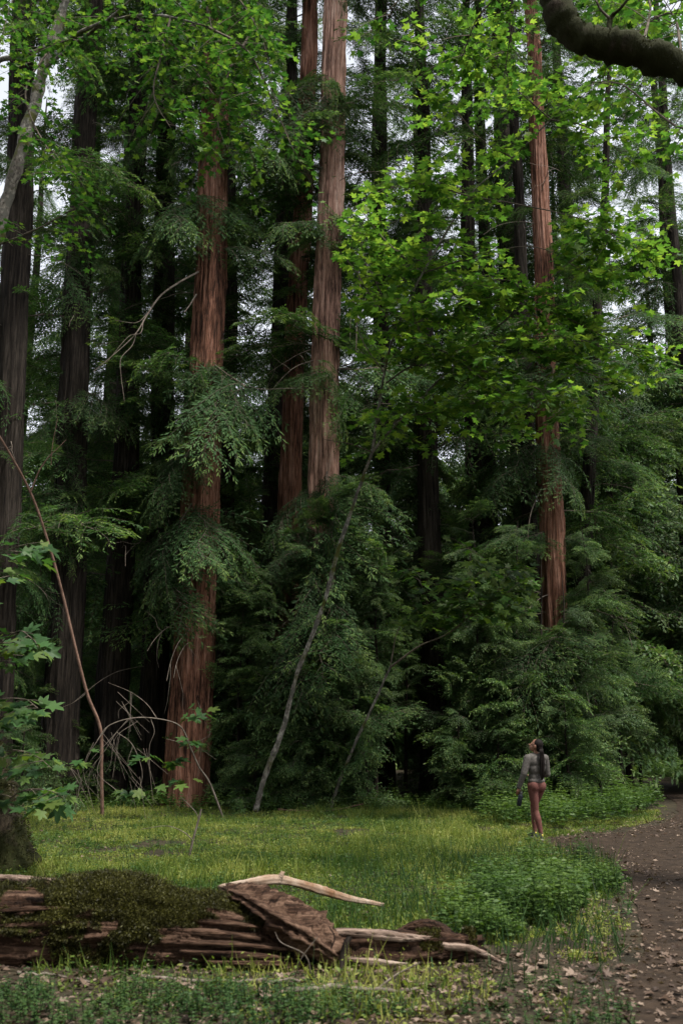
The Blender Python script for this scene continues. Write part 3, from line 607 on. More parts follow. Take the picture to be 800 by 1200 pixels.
# pale maple at the left with its crown over the top of the picture
tr = A([(-110, 940, 21), (-100, 800, 21), (-80, 600, 21), (-45, 420, 21), (-8, 290, 21), (27, 170, 21), (52, 80, 21), (76, 0, 21), (95, -90, 21)]); tr[0, 2] = -.1
l1 = A([(52, 80, 21), (90, 50, 19.5), (130, 20, 18), (175, -20, 17)]); l2 = A([(0, 70, 20.5), (60, 55, 19.5), (110, 30, 18.5), (160, 18, 17.6), (200, 20, 17), (240, 30, 16.6)])
lx = [A(p) for p in ([(95, -90, 21), (180, -60, 19), (260, -20, 17.5), (300, 30, 16.8), (320, 90, 16.5)], [(160, 18, 17.6), (210, 60, 17), (250, 110, 16.7), (290, 150, 16.5)], [(240, 30, 16.6), (290, 60, 16.4), (320, 120, 16.3), (345, 180, 16.2)],
                     [(60, 55, 19.5), (30, 110, 19), (60, 180, 18.7), (100, 210, 18.5)], [(-8, 290, 21), (50, 265, 20.4), (110, 230, 20)],
                     [(180, -60, 19), (230, -20, 18), (250, 40, 17.4), (260, 80, 17)], [(200, 20, 17), (190, 60, 16.8), (180, 110, 16.6), (200, 150, 16.4)], [(300, 30, 16.8), (270, 80, 16.6), (255, 140, 16.4), (270, 180, 16.3)], [(95, -90, 21), (60, -60, 20), (20, -10, 19.5), (0, 50, 19)])]
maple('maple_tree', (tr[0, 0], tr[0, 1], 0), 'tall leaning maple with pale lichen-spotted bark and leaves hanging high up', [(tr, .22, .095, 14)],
      [(l1, .05, .02, 6), (l2, .06, .015, 6)] + [(e, .028, .007, 5) for e in lx], 23, M_grey, M_maple_shade, 300,
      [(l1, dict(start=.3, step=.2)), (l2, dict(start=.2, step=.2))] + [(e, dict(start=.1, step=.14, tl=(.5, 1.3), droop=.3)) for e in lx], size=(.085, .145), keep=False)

# mossy maple on the right: the trunk stands across the path, one heavy limb crosses the top corner
lm = A([(1050, 260, 10.2), (930, 150, 10.3), (850, 105, 10.4), (800, 80, 10.5), (750, 62, 10.5), (705, 52, 10.5), (672, 42, 10.5), (655, 10, 10.5), (640, -60, 10.4), (600, -170, 10.2)])
tb = np.array((lm[0, 0] + .25, lm[0, 1] - .1, 0))
tr = np.array([tb + (0.1, 0, -.2), tb + (.05, 0, 2), tb + (0, 0, 4.5), lm[0] + (.1, 0, .2), lm[0] + (.4, .2, 3), lm[0] + (.2, .5, 6)])
tr_m = tr
rl = [A(p) for p in ([(715, 55, 10.5), (714, 22, 10.5), (728, 8, 10.4), (750, -20, 10.3)], [(714, 22, 10.5), (700, 5, 10.5), (690, -30, 10.6)], [(850, 105, 10.4), (800, 150, 11.5), (730, 100, 12.5), (690, 96, 13.5)],
                     [(640, -60, 10.4), (600, -20, 11), (560, 20, 11.5), (540, 70, 12)], [(640, -60, 10.4), (620, -40, 11.6), (600, 30, 12.5), (590, 90, 13.2)], [(600, -170, 10.2), (540, -80, 11), (480, -20, 12), (450, 30, 12.6)], [(750, 62, 10.5), (760, 0, 11.5), (720, -30, 12.5), (680, 10, 13)],
                     [(800, 80, 10.5), (790, 20, 11.5), (770, 20, 12.5), (740, 40, 13.5)])]
mm_ = maple('maple_tree', tb, 'large mossy maple across the path with one heavy dark limb', [(tr, .55, .3, 16)], [(lm, .215, .15, 18)] + [(e, .05 if i < 1 else .02, .006, 6) for i, e in enumerate(rl)], 24, M_mossy, M_maple_shade, 300,
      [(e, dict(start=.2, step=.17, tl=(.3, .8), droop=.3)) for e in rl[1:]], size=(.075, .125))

# mossy leaning trunk at the left edge with shoots of large leaves
mt = A([(5, 1000, 13.6), (-12, 960, 13.7), (-28, 900, 13.8), (-50, 780, 13.9), (-80, 600, 14), (-120, 350, 14), (-150, 0, 14)]); mt[0, 2] = -.15
sh = [A(p) for p in ([(-40, 840, 13.8), (-20, 740, 12.6), (0, 660, 11.8), (20, 640, 11.3)], [(-40, 840, 13.8), (-10, 770, 12.8), (20, 740, 12), (40, 750, 11.6)], [(-28, 900, 13.8), (-5, 850, 13), (25, 820, 12.3), (45, 830, 12)], [(-28, 900, 13.8), (10, 880, 13.2), (40, 885, 12.8), (60, 900, 12.4)], [(-12, 960, 13.7), (20, 930, 13.2), (50, 925, 12.8), (75, 935, 12.5)])]
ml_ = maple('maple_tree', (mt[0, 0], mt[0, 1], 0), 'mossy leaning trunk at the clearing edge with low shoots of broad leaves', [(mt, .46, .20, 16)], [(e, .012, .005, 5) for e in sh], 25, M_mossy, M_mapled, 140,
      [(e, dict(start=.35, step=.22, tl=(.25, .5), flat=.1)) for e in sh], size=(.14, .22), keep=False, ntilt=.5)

# ------------------------------------------------------------------ bare stems and branches
def bare(name, lines, m, label, cat, base=None, pname='branch', jit=.0):
    base = np.array(lines[0][0][0] if base is None else base, float); base = np.array((base[0], base[1], 0.0))
    t = thing(name, base, label, cat)
    for i, (pts, r0, r1) in enumerate(lines):
        ln = smooth_line(np.asarray(pts) - base, 6); mb = MB(); V, Q = tube(ln, np.linspace(r0, r1, len(ln)), 6 if r0 > .02 else 4)
        mb.add(V, Q); link('stem' if i == 0 else pname, mb.mesh('bare_branch', [m], True), t)
    return t
a0 = A([(118, 855, 22.6), (103, 815, 22.4), (90, 765, 22.2), (72, 690, 22.0), (55, 630, 21.8), (35, 575, 21.5), (0, 512, 21), (-30, 470, 20.6)])
foot = np.vstack([[(a0[0, 0] + .1, 22.8, -.05)], [(a0[0, 0] + .05, 22.7, .9)], a0])
bare('dead_sapling', [(foot, .042, .024), (A([(36, 577, 21.5), (50, 545, 21.4), (78, 515, 21.3)]), .02, .006), (A([(60, 545, 21.4), (62, 520, 21.3), (68, 490, 21.2)]), .010, .004)], M_brown, 'leaning bare brown stem with a forked tip left of the dark trunks', 'dead stem')
def AY(pts, Y, dy=0.0): return np.array([at(u, v, Y + dy * k) for k, (u, v) in enumerate(pts)])
arch = AY([(262, 948), (246, 918), (234, 900), (224, 878), (211, 851), (182, 842), (153, 842), (127, 851), (114, 868)], 23.2, -.12); arch[0] = (arch[0, 0], arch[0, 1], -.05)
TW = [[(153, 842), (137, 858), (120, 884), (97, 910), (71, 942)], [(137, 858), (156, 874), (167, 910), (154, 942), (153, 952)], [(120, 884), (115, 907), (140, 930), (141, 950)], [(177, 843), (181, 858), (175, 877), (177, 916), (180, 942)], [(162, 845), (136, 864), (130, 894), (124, 905)],
      [(184, 842), (172, 825), (153, 811), (127, 800)], [(153, 811), (152, 822), (140, 832), (139, 842)], [(127, 851), (108, 878), (90, 915), (60, 948)], [(110, 870), (98, 900), (105, 930), (110, 948)], [(150, 843), (128, 868), (105, 893), (82, 925)], [(224, 878), (235, 868), (246, 860), (240, 845), (232, 822)], [(156, 874), (150, 895), (158, 915)], [(97, 910), (92, 930), (100, 946)], [(211, 870), (195, 866)]]
arch_t = bare('arching_branch', [(arch, .024, .009)] + [(AY(p, 22.3 + .1 * (q % 3)), .009, .003) for q, p in enumerate(TW)] + [(AY([(u + rr_[0] * 22 * (g - 1.2) * .5, v + g * (12 + 8 * rr_[1])) for g in range(4)] , 22.2 + .5 * rr_[2]), .005, .002) for u, v, rr_ in [(TW[g % 12][1 + g % 2][0], TW[g % 12][1 + g % 2][1], np.random.RandomState(g).rand(3) * 2 - .6) for g in range(34)]], M_dead, 'bare grey branch arching over with drooping twigs below the dark trunks', 'dead branch', pname='twig')
def leaf_cluster(t, c, n, spread, size, m, rs):
    b = np.array(t.location)
    for q in range(n):
        a_ = rs.rand() * 6.283; d = unit(np.array((math.cos(a_), math.sin(a_) * .6 - .3, -.25 + rs.randn() * .15))); p = c + np.array((math.cos(a_), math.sin(a_), rs.randn() * .35)) * spread * rs.rand()
        nn = np.array((0, -.35, 1.0)) + rs.randn(3) * .3; sd = unit(np.cross(nn, d)); n2 = np.cross(d, sd); z_ = size * (.75 + .5 * rs.rand())
        o = link('leaf', leaf_object_mesh(m, rs.randint(8)), t); M4 = Matrix(((d[0], sd[0], n2[0], 0), (d[1], sd[1], n2[1], 0), (d[2], sd[2], n2[2], 0), (0, 0, 0, 1))) @ Matrix.Diagonal((z_, z_, z_, 1)); M4.translation = Vector(p - b); o.matrix_local = M4
rs = np.random.RandomState(5)
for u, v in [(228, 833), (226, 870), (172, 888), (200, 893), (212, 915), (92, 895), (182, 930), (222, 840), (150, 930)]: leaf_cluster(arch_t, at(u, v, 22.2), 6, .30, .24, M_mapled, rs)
bare('fallen_branch', [(A([(326, 949, 24.6), (370, 951, 24.4), (395, 949, 24.5), (425, 942, 24.8)]), .03, .012)], M_brown, 'thin reddish fallen branch lying between the two leaning maple stems', 'branch')
bare('bare_sapling', [(A([(222, 1004, 15.2), (226, 985, 15.2), (233, 960, 15.2), (236, 948, 15.2)]), .02, .012), (A([(226, 985, 15.2), (215, 975, 15.2), (195, 968, 15.2), (165, 972, 15.2)]), .008, .003), (A([(233, 960, 15.2), (228, 950, 15.2), (213, 935, 15.2)]), .008, .003)], M_dead, 'short broken grey sapling stump standing in the grassy clearing', 'sapling')
# dead limbs still on the trunks
def dead(key, lines):
    T = TREES[key]
    for pts, r0, r1 in lines:
        ln = smooth_line(A(pts) - T['base'], 6); mb = MB(); V, Q = tube(ln, np.linspace(r0, r1, len(ln)), 5); mb.add(V, Q); link('dead_branch', mb.mesh('dead_branch', [M_dead], True), T['t'])
dead('T5', [([(240, 315, 26.5), (215, 328, 25.5), (190, 345, 25), (175, 365, 24.8), (160, 390, 24.6), (140, 410, 24.5), (110, 435, 24.4)], .035, .008), ([(168, 375, 24.7), (165, 390, 24.6), (150, 395, 24.5), (125, 425, 24.3)], .014, .005), ([(160, 390, 24.6), (155, 405, 24.6), (142, 420, 24.5), (142, 440, 24.5), (146, 470, 24.5)], .016, .006), ([(230, 345, 26), (222, 358, 25.6), (216, 366, 25.4)], .025, .012), ([(175, 365, 24.8), (160, 378, 24.6), (135, 375, 24.4)], .012, .005)])
dead('T9', [([(400, 430, 27), (415, 420, 26.2), (418, 380, 26), (422, 340, 25.9), (418, 300, 25.9)], .02, .006), ([(418, 380, 26), (428, 350, 25.8), (430, 320, 25.8), (426, 295, 25.8)], .014, .005), ([(422, 340, 25.9), (412, 360, 25.7), (410, 400, 25.7)], .012, .004), ([(368, 455, 27), (340, 455, 26), (300, 455, 25.6), (278, 440, 25.4)], .016, .005)])
rs = np.random.RandomState(63)
for key in ('T1', 'T2', 'T3', 'T4', 'T5', 'T7', 'T9', 'T10', 'T12', 'T13', 'T14', 'T11'):
    T = TREES[key]
    for q in range(7):
        z_ = 3 + 17 * rs.rand(); az = -math.pi / 2 + rs.randn() * 1.1; L = .9 + 1.8 * rs.rand(); st_ = np.array((np.interp(z_, T['z'], T['cx']), np.interp(z_, T['z'], T['cy']), z_)) - T['base']
        d = np.array((math.cos(az), math.sin(az), .15 * rs.randn())); k_ = np.linspace(0, 1, 7)[:, None]; main = st_ + k_ * L * d + np.array((0, 0, -.45 * L)) * k_ ** 2.2 + np.cumsum(rs.randn(7, 3) * .035, 0) * k_
        mb = MB(); V, Q = tube(smooth_line(main, 4), np.linspace(.016, .004, 25), 4); mb.add(V, Q)
        for g in range(rs.randint(1, 5)):
            i_ = rs.randint(2, 6); e_ = main[i_] + np.cumsum(np.vstack([[0, 0, 0], rs.randn(4, 3) * .05 + unit(d + rs.randn(3) * .7 + np.array((0, 0, -.6))) * .16 * L * .8]), 0); V, Q = tube(e_, np.linspace(.007, .002, 5), 3); mb.add(V, Q)
        link('dead_branch', mb.mesh('dead_branch', [M_dead], True), T['t'])
dead('T12', [([(640, 560, 27.5), (622, 600, 26.8), (618, 640, 26.7), (622, 660, 26.7)], .02, .006)])
dead('T13', [([(683, 660, 30), (720, 710, 29), (735, 740, 28.8), (745, 780, 28.7)], .02, .006)])
snag = A([(310, 870, 27.6), (318, 815, 27.6), (327, 760, 27.6), (335, 700, 27.6), (340, 660, 27.6)])
z = np.linspace(-.1, at(340, 640, 27.6)[2], 50); cx = np.interp(z, snag[:, 2], snag[:, 0]); bx = cx[0]
t = thing('broken_snag', (bx, 27.6, 0), 'weathered leaning broken trunk between the rusty and the pale redwood', 'snag'); link('trunk', trunk_mesh('snag', z, cx - bx, 0 * z, np.linspace(.3, .12, 50), 61, M_red, 48, flute=.12), t)

bare('bent_trunk', [(np.vstack([[at(835, 880, 36)[0], 36, -.1], A([(822, 840, 36), (808, 785, 36), (798, 752, 36), (786, 728, 36), (766, 717, 36), (745, 713, 36)])]), .22, .12)], M_mossy, 'dark mossy trunk bending over beneath the bay trees', 'tree trunk')
bare('leaning_trunk', [(np.vstack([[at(830, 890, 34)[0], 34, -.1], A([(826, 868, 34), (815, 835, 34), (800, 800, 34), (770, 740, 34)])]), .20, .10)], M_mossy, 'dark trunk leaning inward beyond the far bend of the path', 'tree trunk')
def moss_on(t, pts, r, n, seed, up=.0, size=(.02, .05), name='moss', tone=.3):
    rs = np.random.RandomState(seed); ln = smooth_line(np.asarray(pts), 12); tt_ = rs.rand(n) * (len(ln) - 1.01); i_ = tt_.astype(int); P = ln[i_] + (ln[i_ + 1] - ln[i_]) * (tt_ - i_)[:, None]; T = unit(ln[i_ + 1] - ln[i_])
    d = rs.randn(n, 3); d = unit(d - T * np.sum(d * T, 1)[:, None]); R = np.interp(tt_ / len(ln), [0, 1], r); nz = vnoise(P[:, 0] + d[:, 2], P[:, 1] + P[:, 2], seed, 2.2) + .3 * d[:, 2]
    k_ = nz > .36; P, d, R = P[k_], d[k_], R[k_]
    mb = MB(); V, F = tufts(P + d * (R * (.93 + .14 * rs.rand(len(P))))[:, None] - np.array(t.location), d + np.array((0, 0, -.3)), rs, size, .014); mb.add(V, F, 0, np.clip(tone + .2 * rs.randn(len(P)), 0, 1)); return tag(link(name, mb.mesh('moss', [M_moss]), t), kind='stuff')

moss_on(mm_, lm, (.205, .145), 13000, 81, size=(.012, .035), tone=.08); moss_on(mm_, tr_m, (.55, .3), 16000, 82); moss_on(ml_, mt, (.46, .20), 24000, 83)
# ------------------------------------------------------------------ fallen log
LYc = 8.05
def log_mesh():
    xs = np.linspace(at(-190, 1080, LYc)[0], at(372, 1110, LYc)[0], 260); n = 132
    uu = proj(np.stack([xs, np.full_like(xs, LYc), np.full_like(xs, .3)], -1))[:, 0]
    top = np.interp(uu, [-190, 0, 60, 120, 160, 200, 260, 310, 372], [.54, .53, .53, .58, .57, .50, .44, .36, .20])
    bot = np.interp(uu, [-190, 0, 200, 300, 372], [-.12, -.12, -.10, -.05, .02])
    a = np.linspace(0, 2 * math.pi, n, endpoint=False)
    cz = (top + bot) / 2; rz = (top - bot) / 2; ry = np.interp(uu, [-190, 0, 150, 300, 372], [.36, .36, .38, .30, .16])
    X = np.broadcast_to(xs[:, None], (len(xs), n)).copy()
    rs = np.random.RandomState(8)
    ridge = 0
    for k in (7, 13, 23): ridge = ridge + np.sin(k * a[None] + rs.rand() * 6 + 1.2 * fbm1(xs[:, None] * 1.2, k)) / (k ** .45)
    step = np.sign(np.sin(9 * a[None] + 1.5 * fbm1(xs[:, None] * .8, 77))) * .022
    lump = .07 * fbm1(xs[:, None] * 2.6 + a[None] * 1.5, 12) + .03 * rs.randn(len(xs), n) * .4
    ai = np.broadcast_to(np.arange(n)[None] * 1.0, X.shape)
    fib = (vnoise(ai * .45 + 2 * fbm1(X * .8, 5), X * 2.2, 91) - .5) * .15 + (vnoise(ai * .9, X * 7.0, 92) - .5) * .10 - .09 * (vnoise(ai * .22, X * 3.1, 93) > .78)
    f = 1 + .065 * ridge + step + lump + fib
    Y = LYc + ry[:, None] * np.cos(a)[None] * f; Z = cz[:, None] + rz[:, None] * np.sin(a)[None] * (1 + (f - 1) * np.where(np.sin(a) > .75, .5, 1)[None])
    V = np.stack([X, Y, Z], -1); return V, xs, uu, a
LV, lx_, lu, la = log_mesh()
lb = np.array((lx_[80], LYc, 0)); k, n = LV.shape[:2]
lg = thing('fallen_log', lb, 'big rotting mossy log lying across the front of the clearing', 'log')
i = np.arange(k - 1)[:, None] * n; j = np.arange(n)[None]; j2 = (j + 1) % n
V = LV.reshape(-1, 3) - lb
V = np.vstack([V, V[:n].mean(0), V[-n:].mean(0)])
caps = np.stack([np.arange(n), (np.arange(n) + 1) % n, np.full(n, k * n)], -1); capb = np.stack([np.arange(n) + (k - 1) * n, (np.arange(n) + 1) % n + (k - 1) * n, np.full(n, k * n + 1)], -1)
def moss_want(P, ang):
    uu = proj(P)[:, 0]; mk = vnoise(P[:, 0], ang * .5, 4, 3.4) * .55 + vnoise(P[:, 0], ang * .5, 6, 9.0) * .3 + vnoise(P[:, 0], ang * .5, 7, 24.0) * .18
    return mk + .28 * np.sin(ang) + .22 * np.exp(-((uu - 130) / 95) ** 2) - .10 * (uu < 60) - .22 * np.clip((uu - 230) / 80, 0, 1)
qf = np.stack([i + j, i + j2, i + n + j2, i + n + j], -1).reshape(-1, 4)
mw = np.clip((moss_want(LV.reshape(-1, 3)[qf[:, 0]], la[qf[:, 0] % n]) - .60) / .08, 0, 1)
link('log_body', raw_mesh('log_body', V, [qf, caps, capb], [M_logm], None, [mw, 0.0, 0.0], smooth=True), lg)

rs = np.random.RandomState(9)
n_m = 190000
fi = rs.rand(n_m) * (k - 1.01); fj = rs.rand(n_m) * n
i0 = fi.astype(int); j0 = fj.astype(int); 
P = LV[i0, j0] * (1 - (fi - i0))[:, None] + LV[i0 + 1, j0] * (fi - i0)[:, None]; P = P + (LV[i0, (j0 + 1) % n] - LV[i0, j0]) * (fj - j0)[:, None]
ang = la[j0]; up = np.sin(ang); want = moss_want(P, ang)
keepm = (want > .63) & (up > -.8)
P = P[keepm]; ang = ang[keepm]; thick = np.clip((want[keepm] - .60) * .22, 0, .06)
Nn = np.stack([0 * ang, np.cos(ang), np.sin(ang)], -1)
P = P + Nn * (thick * rs.rand(len(P)))[:, None] - lb
mb = MB(); V, F = tufts(P, Nn + np.array((0, 0, -.25)), rs, (.012, .032), .008); mb.add(V, F, 0, np.clip(.45 + .25 * rs.randn(len(P)) + thick * 5 - .2 + .5 * (vnoise(P[:, 0], P[:, 2], 13, 9.0) - .5), 0, 1))
tag(link('moss', mb.mesh('log_moss', [M_moss]), lg), 'thick brown-green moss over the log', kind='stuff')

def slab(name, pts, width, thick, m, parent, base, seed, n=20, rough=.25, splint=0.0, tilt=0.0):
    """a split board of wood along pts: fibrous, uneven, tapering"""
    rs = np.random.RandomState(seed); ln = smooth_line(np.asarray(pts), 10); k = len(ln)
    T = unit(np.gradient(ln, axis=0)); up = np.array((0, -math.sin(tilt), math.cos(tilt))); Sd = unit(np.cross(up, T)); Up = np.cross(T, Sd)
    a = np.linspace(0, 2 * math.pi, n, endpoint=False)
    sq = lambda c: np.sign(c) * np.abs(c) ** .6
    ridge = 1 + rough * (.5 * np.sin(9 * a[None] + rs.rand() * 6 + .8 * fbm1(np.arange(k)[:, None] * .4, seed)) + .5 * (rs.rand(1, n) - .5) + .25 * rs.randn(k, n))
    wd = np.interp(np.linspace(0, 1, k), np.linspace(0, 1, len(width)), width); th = np.interp(np.linspace(0, 1, k), np.linspace(0, 1, len(thick)), thick)
    V = ln[:, None] + Sd[:, None] * (wd[:, None] * sq(np.cos(a))[None] * ridge)[..., None] * .5 + Up[:, None] * (th[:, None] * sq(np.sin(a))[None] * ridge)[..., None] * .5
    V[0] += -T[0] * rs.rand(n)[:, None] * splint; V[-1] += T[-1] * rs.rand(n)[:, None] * splint
    V = V.reshape(-1, 3); V = np.vstack([V, V[:n].mean(0), V[-n:].mean(0)]) - base
    i = np.arange(k - 1)[:, None] * n; j = np.arange(n)[None]; j2 = (j + 1) % n
    c0 = np.stack([(np.arange(n) + 1) % n, np.arange(n), np.full(n, k * n)], -1); c1 = np.stack([np.arange(n) + (k - 1) * n, (np.arange(n) + 1) % n + (k - 1) * n, np.full(n, k * n + 1)], -1)
    return link(name, raw_mesh(name, V, [np.stack([i + j, i + j2, i + n + j2, i + n + j], -1).reshape(-1, 4), c0, c1], [m], smooth=True), parent)
# pale rim of broken wood along the top of the log, and splinters at its broken end
slab('bark_plate', A([(-60, 1030, 8.25), (0, 1029, 8.25), (40, 1031, 8.25), (95, 1034, 8.2)]), [.1, .12, .05], [.03, .05, .02], M_logp, lg, lb, 31, splint=.06)
slab('bark_plate', A([(160, 1032, 8.28), (200, 1044, 8.26), (245, 1055, 8.22), (268, 1064, 8.2)]), [.05, .08, .05], [.02, .045, .02], M_logp, lg, lb, 32, splint=.05)
for q, (u0, v0, u1, v1, yy, wd) in enumerate([(205, 1090, 300, 1100, 7.74, .07), (215, 1104, 330, 1112, 7.70, .06), (220, 1116, 345, 1124, 7.68, .07), (250, 1128, 378, 1132, 7.66, .05), (10, 1085, 90, 1082, 7.72, .05), (0, 1068, 70, 1064, 7.76, .05), (235, 1080, 300, 1086, 7.8, .06)]):
    slab('splinter', A([(u0, v0, yy), ((u0 + u1) / 2, (v0 + v1) / 2 - 1, yy - .02), (u1, v1, yy)]), [.05, wd, .03], [.03, wd * .7, .02], M_logw, lg, lb, 40 + q, n=14, splint=.08)
# the split slab that leans up from the log
sb = slab('broken_slab', A([(268, 1042, 8.2), (290, 1050, 8.05), (330, 1074, 7.85), (365, 1096, 7.72), (392, 1116, 7.66)]), [.10, .22, .30, .30, .16], [.05, .12, .22, .24, .12], M_logw, lg, lb, 33, n=40, rough=.35, splint=.07, tilt=.5)
slab('splinter', A([(270, 1043, 8.1), (271, 1056, 8.05), (273, 1066, 8.0)]), [.05, .07, .05], [.05, .06, .04], M_logw, lg, lb, 35, n=12)
# second, lower piece
ends = A([(375, 1106, 7.9), (420, 1105, 7.95), (470, 1107, 8.0), (520, 1110, 8.05), (556, 1114, 8.1)])
lb2 = np.array((ends[2, 0], 7.95, 0)); l2 = thing('split_log', lb2, 'low split log with a pale dry top edge at the end of the mossy log', 'log')
slab('log_body', np.array([(p[0], p[1], .09) for p in ends]), [.26, .30, .26, .24, .16], [.26, .26, .25, .22, .14], M_logw, l2, lb2, 51, n=48, rough=.22, splint=.09)
slab('pale_edge', A([(392, 1092, 7.92), (430, 1094, 7.9), (470, 1098, 7.9), (500, 1099, 7.95)]), [.12, .16, .08], [.04, .06, .03], M_logp, l2, lb2, 52, splint=.06)
slab('splinter', A([(405, 1124, 7.72), (440, 1128, 7.68), (470, 1130, 7.66)]), [.06, .08, .04], [.03, .05, .02], M_logp, l2, lb2, 53, splint=.05)
slab('splinter', A([(520, 1108, 7.95), (552, 1112, 7.92), (585, 1127, 7.8)]), [.08, .06, .02], [.05, .04, .02], M_logp, l2, lb2, 54, splint=.06)
slab('bark_plate', A([(468, 1094, 8.15), (490, 1086, 8.15), (512, 1088, 8.15), (528, 1100, 8.1)]), [.10, .16, .12], [.06, .10, .06], M_logw, l2, lb2, 55, n=24, splint=.05)
pm = []; rs = np.random.RandomState(12)
for q in range(9000):
    t_ = rs.rand(); x = np.interp(t_, np.linspace(0, 1, 5), ends[:, 0]); a_ = rs.rand() * math.pi
    pm.append((x, np.interp(t_, np.linspace(0, 1, 5), ends[:, 1]) + .14 * math.cos(a_), .09 + .13 * math.sin(a_)))
pm = np.array(pm); sel = (vnoise(pm[:, 0], pm[:, 1], 9, 6) > .55) & (pm[:, 0] > ends[2, 0])
mb = MB(); V, F = tufts(pm[sel] - lb2, np.tile((0, -.3, 1.0), (sel.sum(), 1)), rs, (.012, .03), .012); mb.add(V, F, 0, np.clip(.5 + .2 * rs.randn(sel.sum()), 0, 1)); tag(link('moss', mb.mesh('log_moss', [M_moss]), l2), kind='stuff')
# pale fallen branch behind the log
pb = A([(262, 1040, 8.6), (295, 1034, 8.6), (328, 1031, 8.7), (365, 1040, 8.9), (405, 1052, 9.1), (446, 1060, 9.4)]); pbb = np.array((pb[2, 0], pb[2, 1], 0))
t = thing('fallen_branch', pbb, 'pale stripped branch resting on the broken end of the mossy log', 'branch')
slab('stem', pb, [.05, .055, .075, .06, .07, .05, .03], [.05, .055, .075, .06, .07, .05, .03], M_pale, t, pbb, 56, n=24, rough=.22, splint=.05)
slab('knot', A([(326, 1033, 8.68), (329, 1027, 8.68), (331, 1023, 8.68)]), [.05, .045, .03], [.05, .045, .03], M_pale, t, pbb, 57, n=12, splint=.02)
def stick(pts, r0, r1, m, label, cat='stick', name='stick', rest=True, kinks=0):
    P = np.array([gnd(u, v, .03) for u, v in pts]); b = np.array((P[0, 0], P[0, 1], 0)); rs = np.random.RandomState(int(pts[0][0]))
    ln = smooth_line(P, 6); ln = ln + rs.randn(*ln.shape) * np.array((.01, .01, .006)); mb = MB(); V, Q = tube(ln - b, np.linspace(r0, r1, len(ln)), 7); mb.add(V, Q)
    o = link(name, mb.mesh(name, [m], True)); o.location = b; return tag(o, label, cat)
stick([(165, 1145), (220, 1148), (290, 1150), (352, 1149)], .014, .010, M_dead, 'long thin grey stick lying in the herbs before the mossy log')
stick([(340, 1160), (400, 1158), (460, 1163), (490, 1160)], .022, .010, M_dead, 'crooked grey stick among fallen leaves below the split log')
stick([(400, 1036), (425, 1038), (440, 1046), (455, 1055)], .035, .012, M_dark, 'dark crooked stick in the grass beyond the pale branch')
stick([(402, 1024), (410, 1012), (398, 1022), (370, 1026)], .014, .006, M_dark, 'small dark twig in the grass behind the dark crooked stick')
stick([(20, 1140), (60, 1143), (110, 1150)], .012, .006, M_dead, 'short grey stick under the mossy end of the log')
st_ = A([(398, 1135, 7.6), (404, 1110, 7.62), (410, 1098, 7.64)]); st_[0, 2] = 0
bare('broken_stub', [(st_, .028, .022), (A([(382, 1122, 7.6), (392, 1100, 7.6), (385, 1085, 7.6)]), .006, .003)], M_dark, 'short dark upright stub in front of the split log', 'stub')
bare('bare_twigs', [(np.vstack([gnd(345, 1150), A([(352, 1125, 7.3), (372, 1098, 7.3)])]), .006, .003), (np.vstack([gnd(365, 1150), A([(358, 1120, 7.3), (330, 1105, 7.3), (322, 1092, 7.3)])]), .006, .003), (np.vstack([gnd(430, 1170), A([(460, 1145, 7.1), (492, 1128, 7.1)])]), .010, .004)], M_dead, 'spray of thin dry twigs sprouting by the broken end of the log', 'twigs', pname='twig')

# ------------------------------------------------------------------ low growth
def logfree(X, Y):
    return ~((X < lx_[-1] + .0) & (np.abs(Y - LYc) < .30)) & ~((X > ends[0, 0]) & (X < ends[-1, 0]) & (np.abs(Y - 7.98) < .12))
rs = np.random.RandomState(31)
def scatter(N, y0, y1, bias=1.0):
    Y = y0 + (y1 - y0) * rs.rand(N) ** bias; hw = .40 * Y + 1.2; X = (rs.rand(N) * 2 - 1) * hw
    return X, Y
def zof(X, Y):
    h = hgt(X, Y); return h
# grass of the clearing
X, Y = scatter(230000, 6.2, 26.5, .85)
pd = np.where(inside(PATH, X, Y), -1, 1) * edge_dist(PATH, X, Y)
NE = np.array([gnd(*p)[:2] for p in [(490, 1102), (530, 1046), (620, 1014), (710, 1008), (775, 1026), (800, 1090), (745, 1145), (620, 1150), (550, 1128)]])
dens = vnoise(X, Y, 21, .7) * .55 + vnoise(X, Y, 22, 2.2) * .45
lim = .25 + .30 * np.clip((9.0 - Y) / 2, 0, 1) + .35 * np.clip((Y - 23.8) / 2.2, 0, 1)
ok = (pd > .05 + .5 * vnoise(X, Y, 23, 1.5)) & (dens > lim) & logfree(X, Y) & ((Y > 7.9) | (rs.rand(len(X)) < .45))
X, Y, dens = X[ok], Y[ok], dens[ok]; Z = zof(X, Y); n = len(X)
hb = (.03 + .10 * rs.rand(n) ** 1.5) * (.5 + 1.1 * vnoise(X, Y, 26, 3.0)) * (.6 + 1.3 * np.clip(vnoise(X, Y, 24, .6) * 2 - .7, 0, 1)) * (1 + 1.4 * (rs.rand(n) < .03)) * np.where(Y < 7.9, .5, .62)
D = np.stack([rs.randn(n) * .35, rs.randn(n) * .35, np.ones(n)], -1); Nn = rs.randn(n, 3) * np.array((1, 1, .2))
mb = MB(); base3 = np.stack([X, Y, Z - .005], -1)
V, F = leaves(BLADE, np.array([(0, 1, 2, 3)]), base3, D, Nn, hb * 1.4, np.full(n, .011)); tt = np.clip(-.1 + .55 * vnoise(X, Y, 25, .8) + .6 * vnoise(X, Y, 27, 3.5) + .16 * rs.randn(n), 0, 1)
F2 = (np.array([(3, 2, 4)])[None] + (np.arange(n) * 5)[:, None, None]).reshape(-1, 3)
mb.V.append(V); mb.F += [F, F2]; mb.M += [0, 0]; mb.T += [tt, tt]; mb.n += len(V)
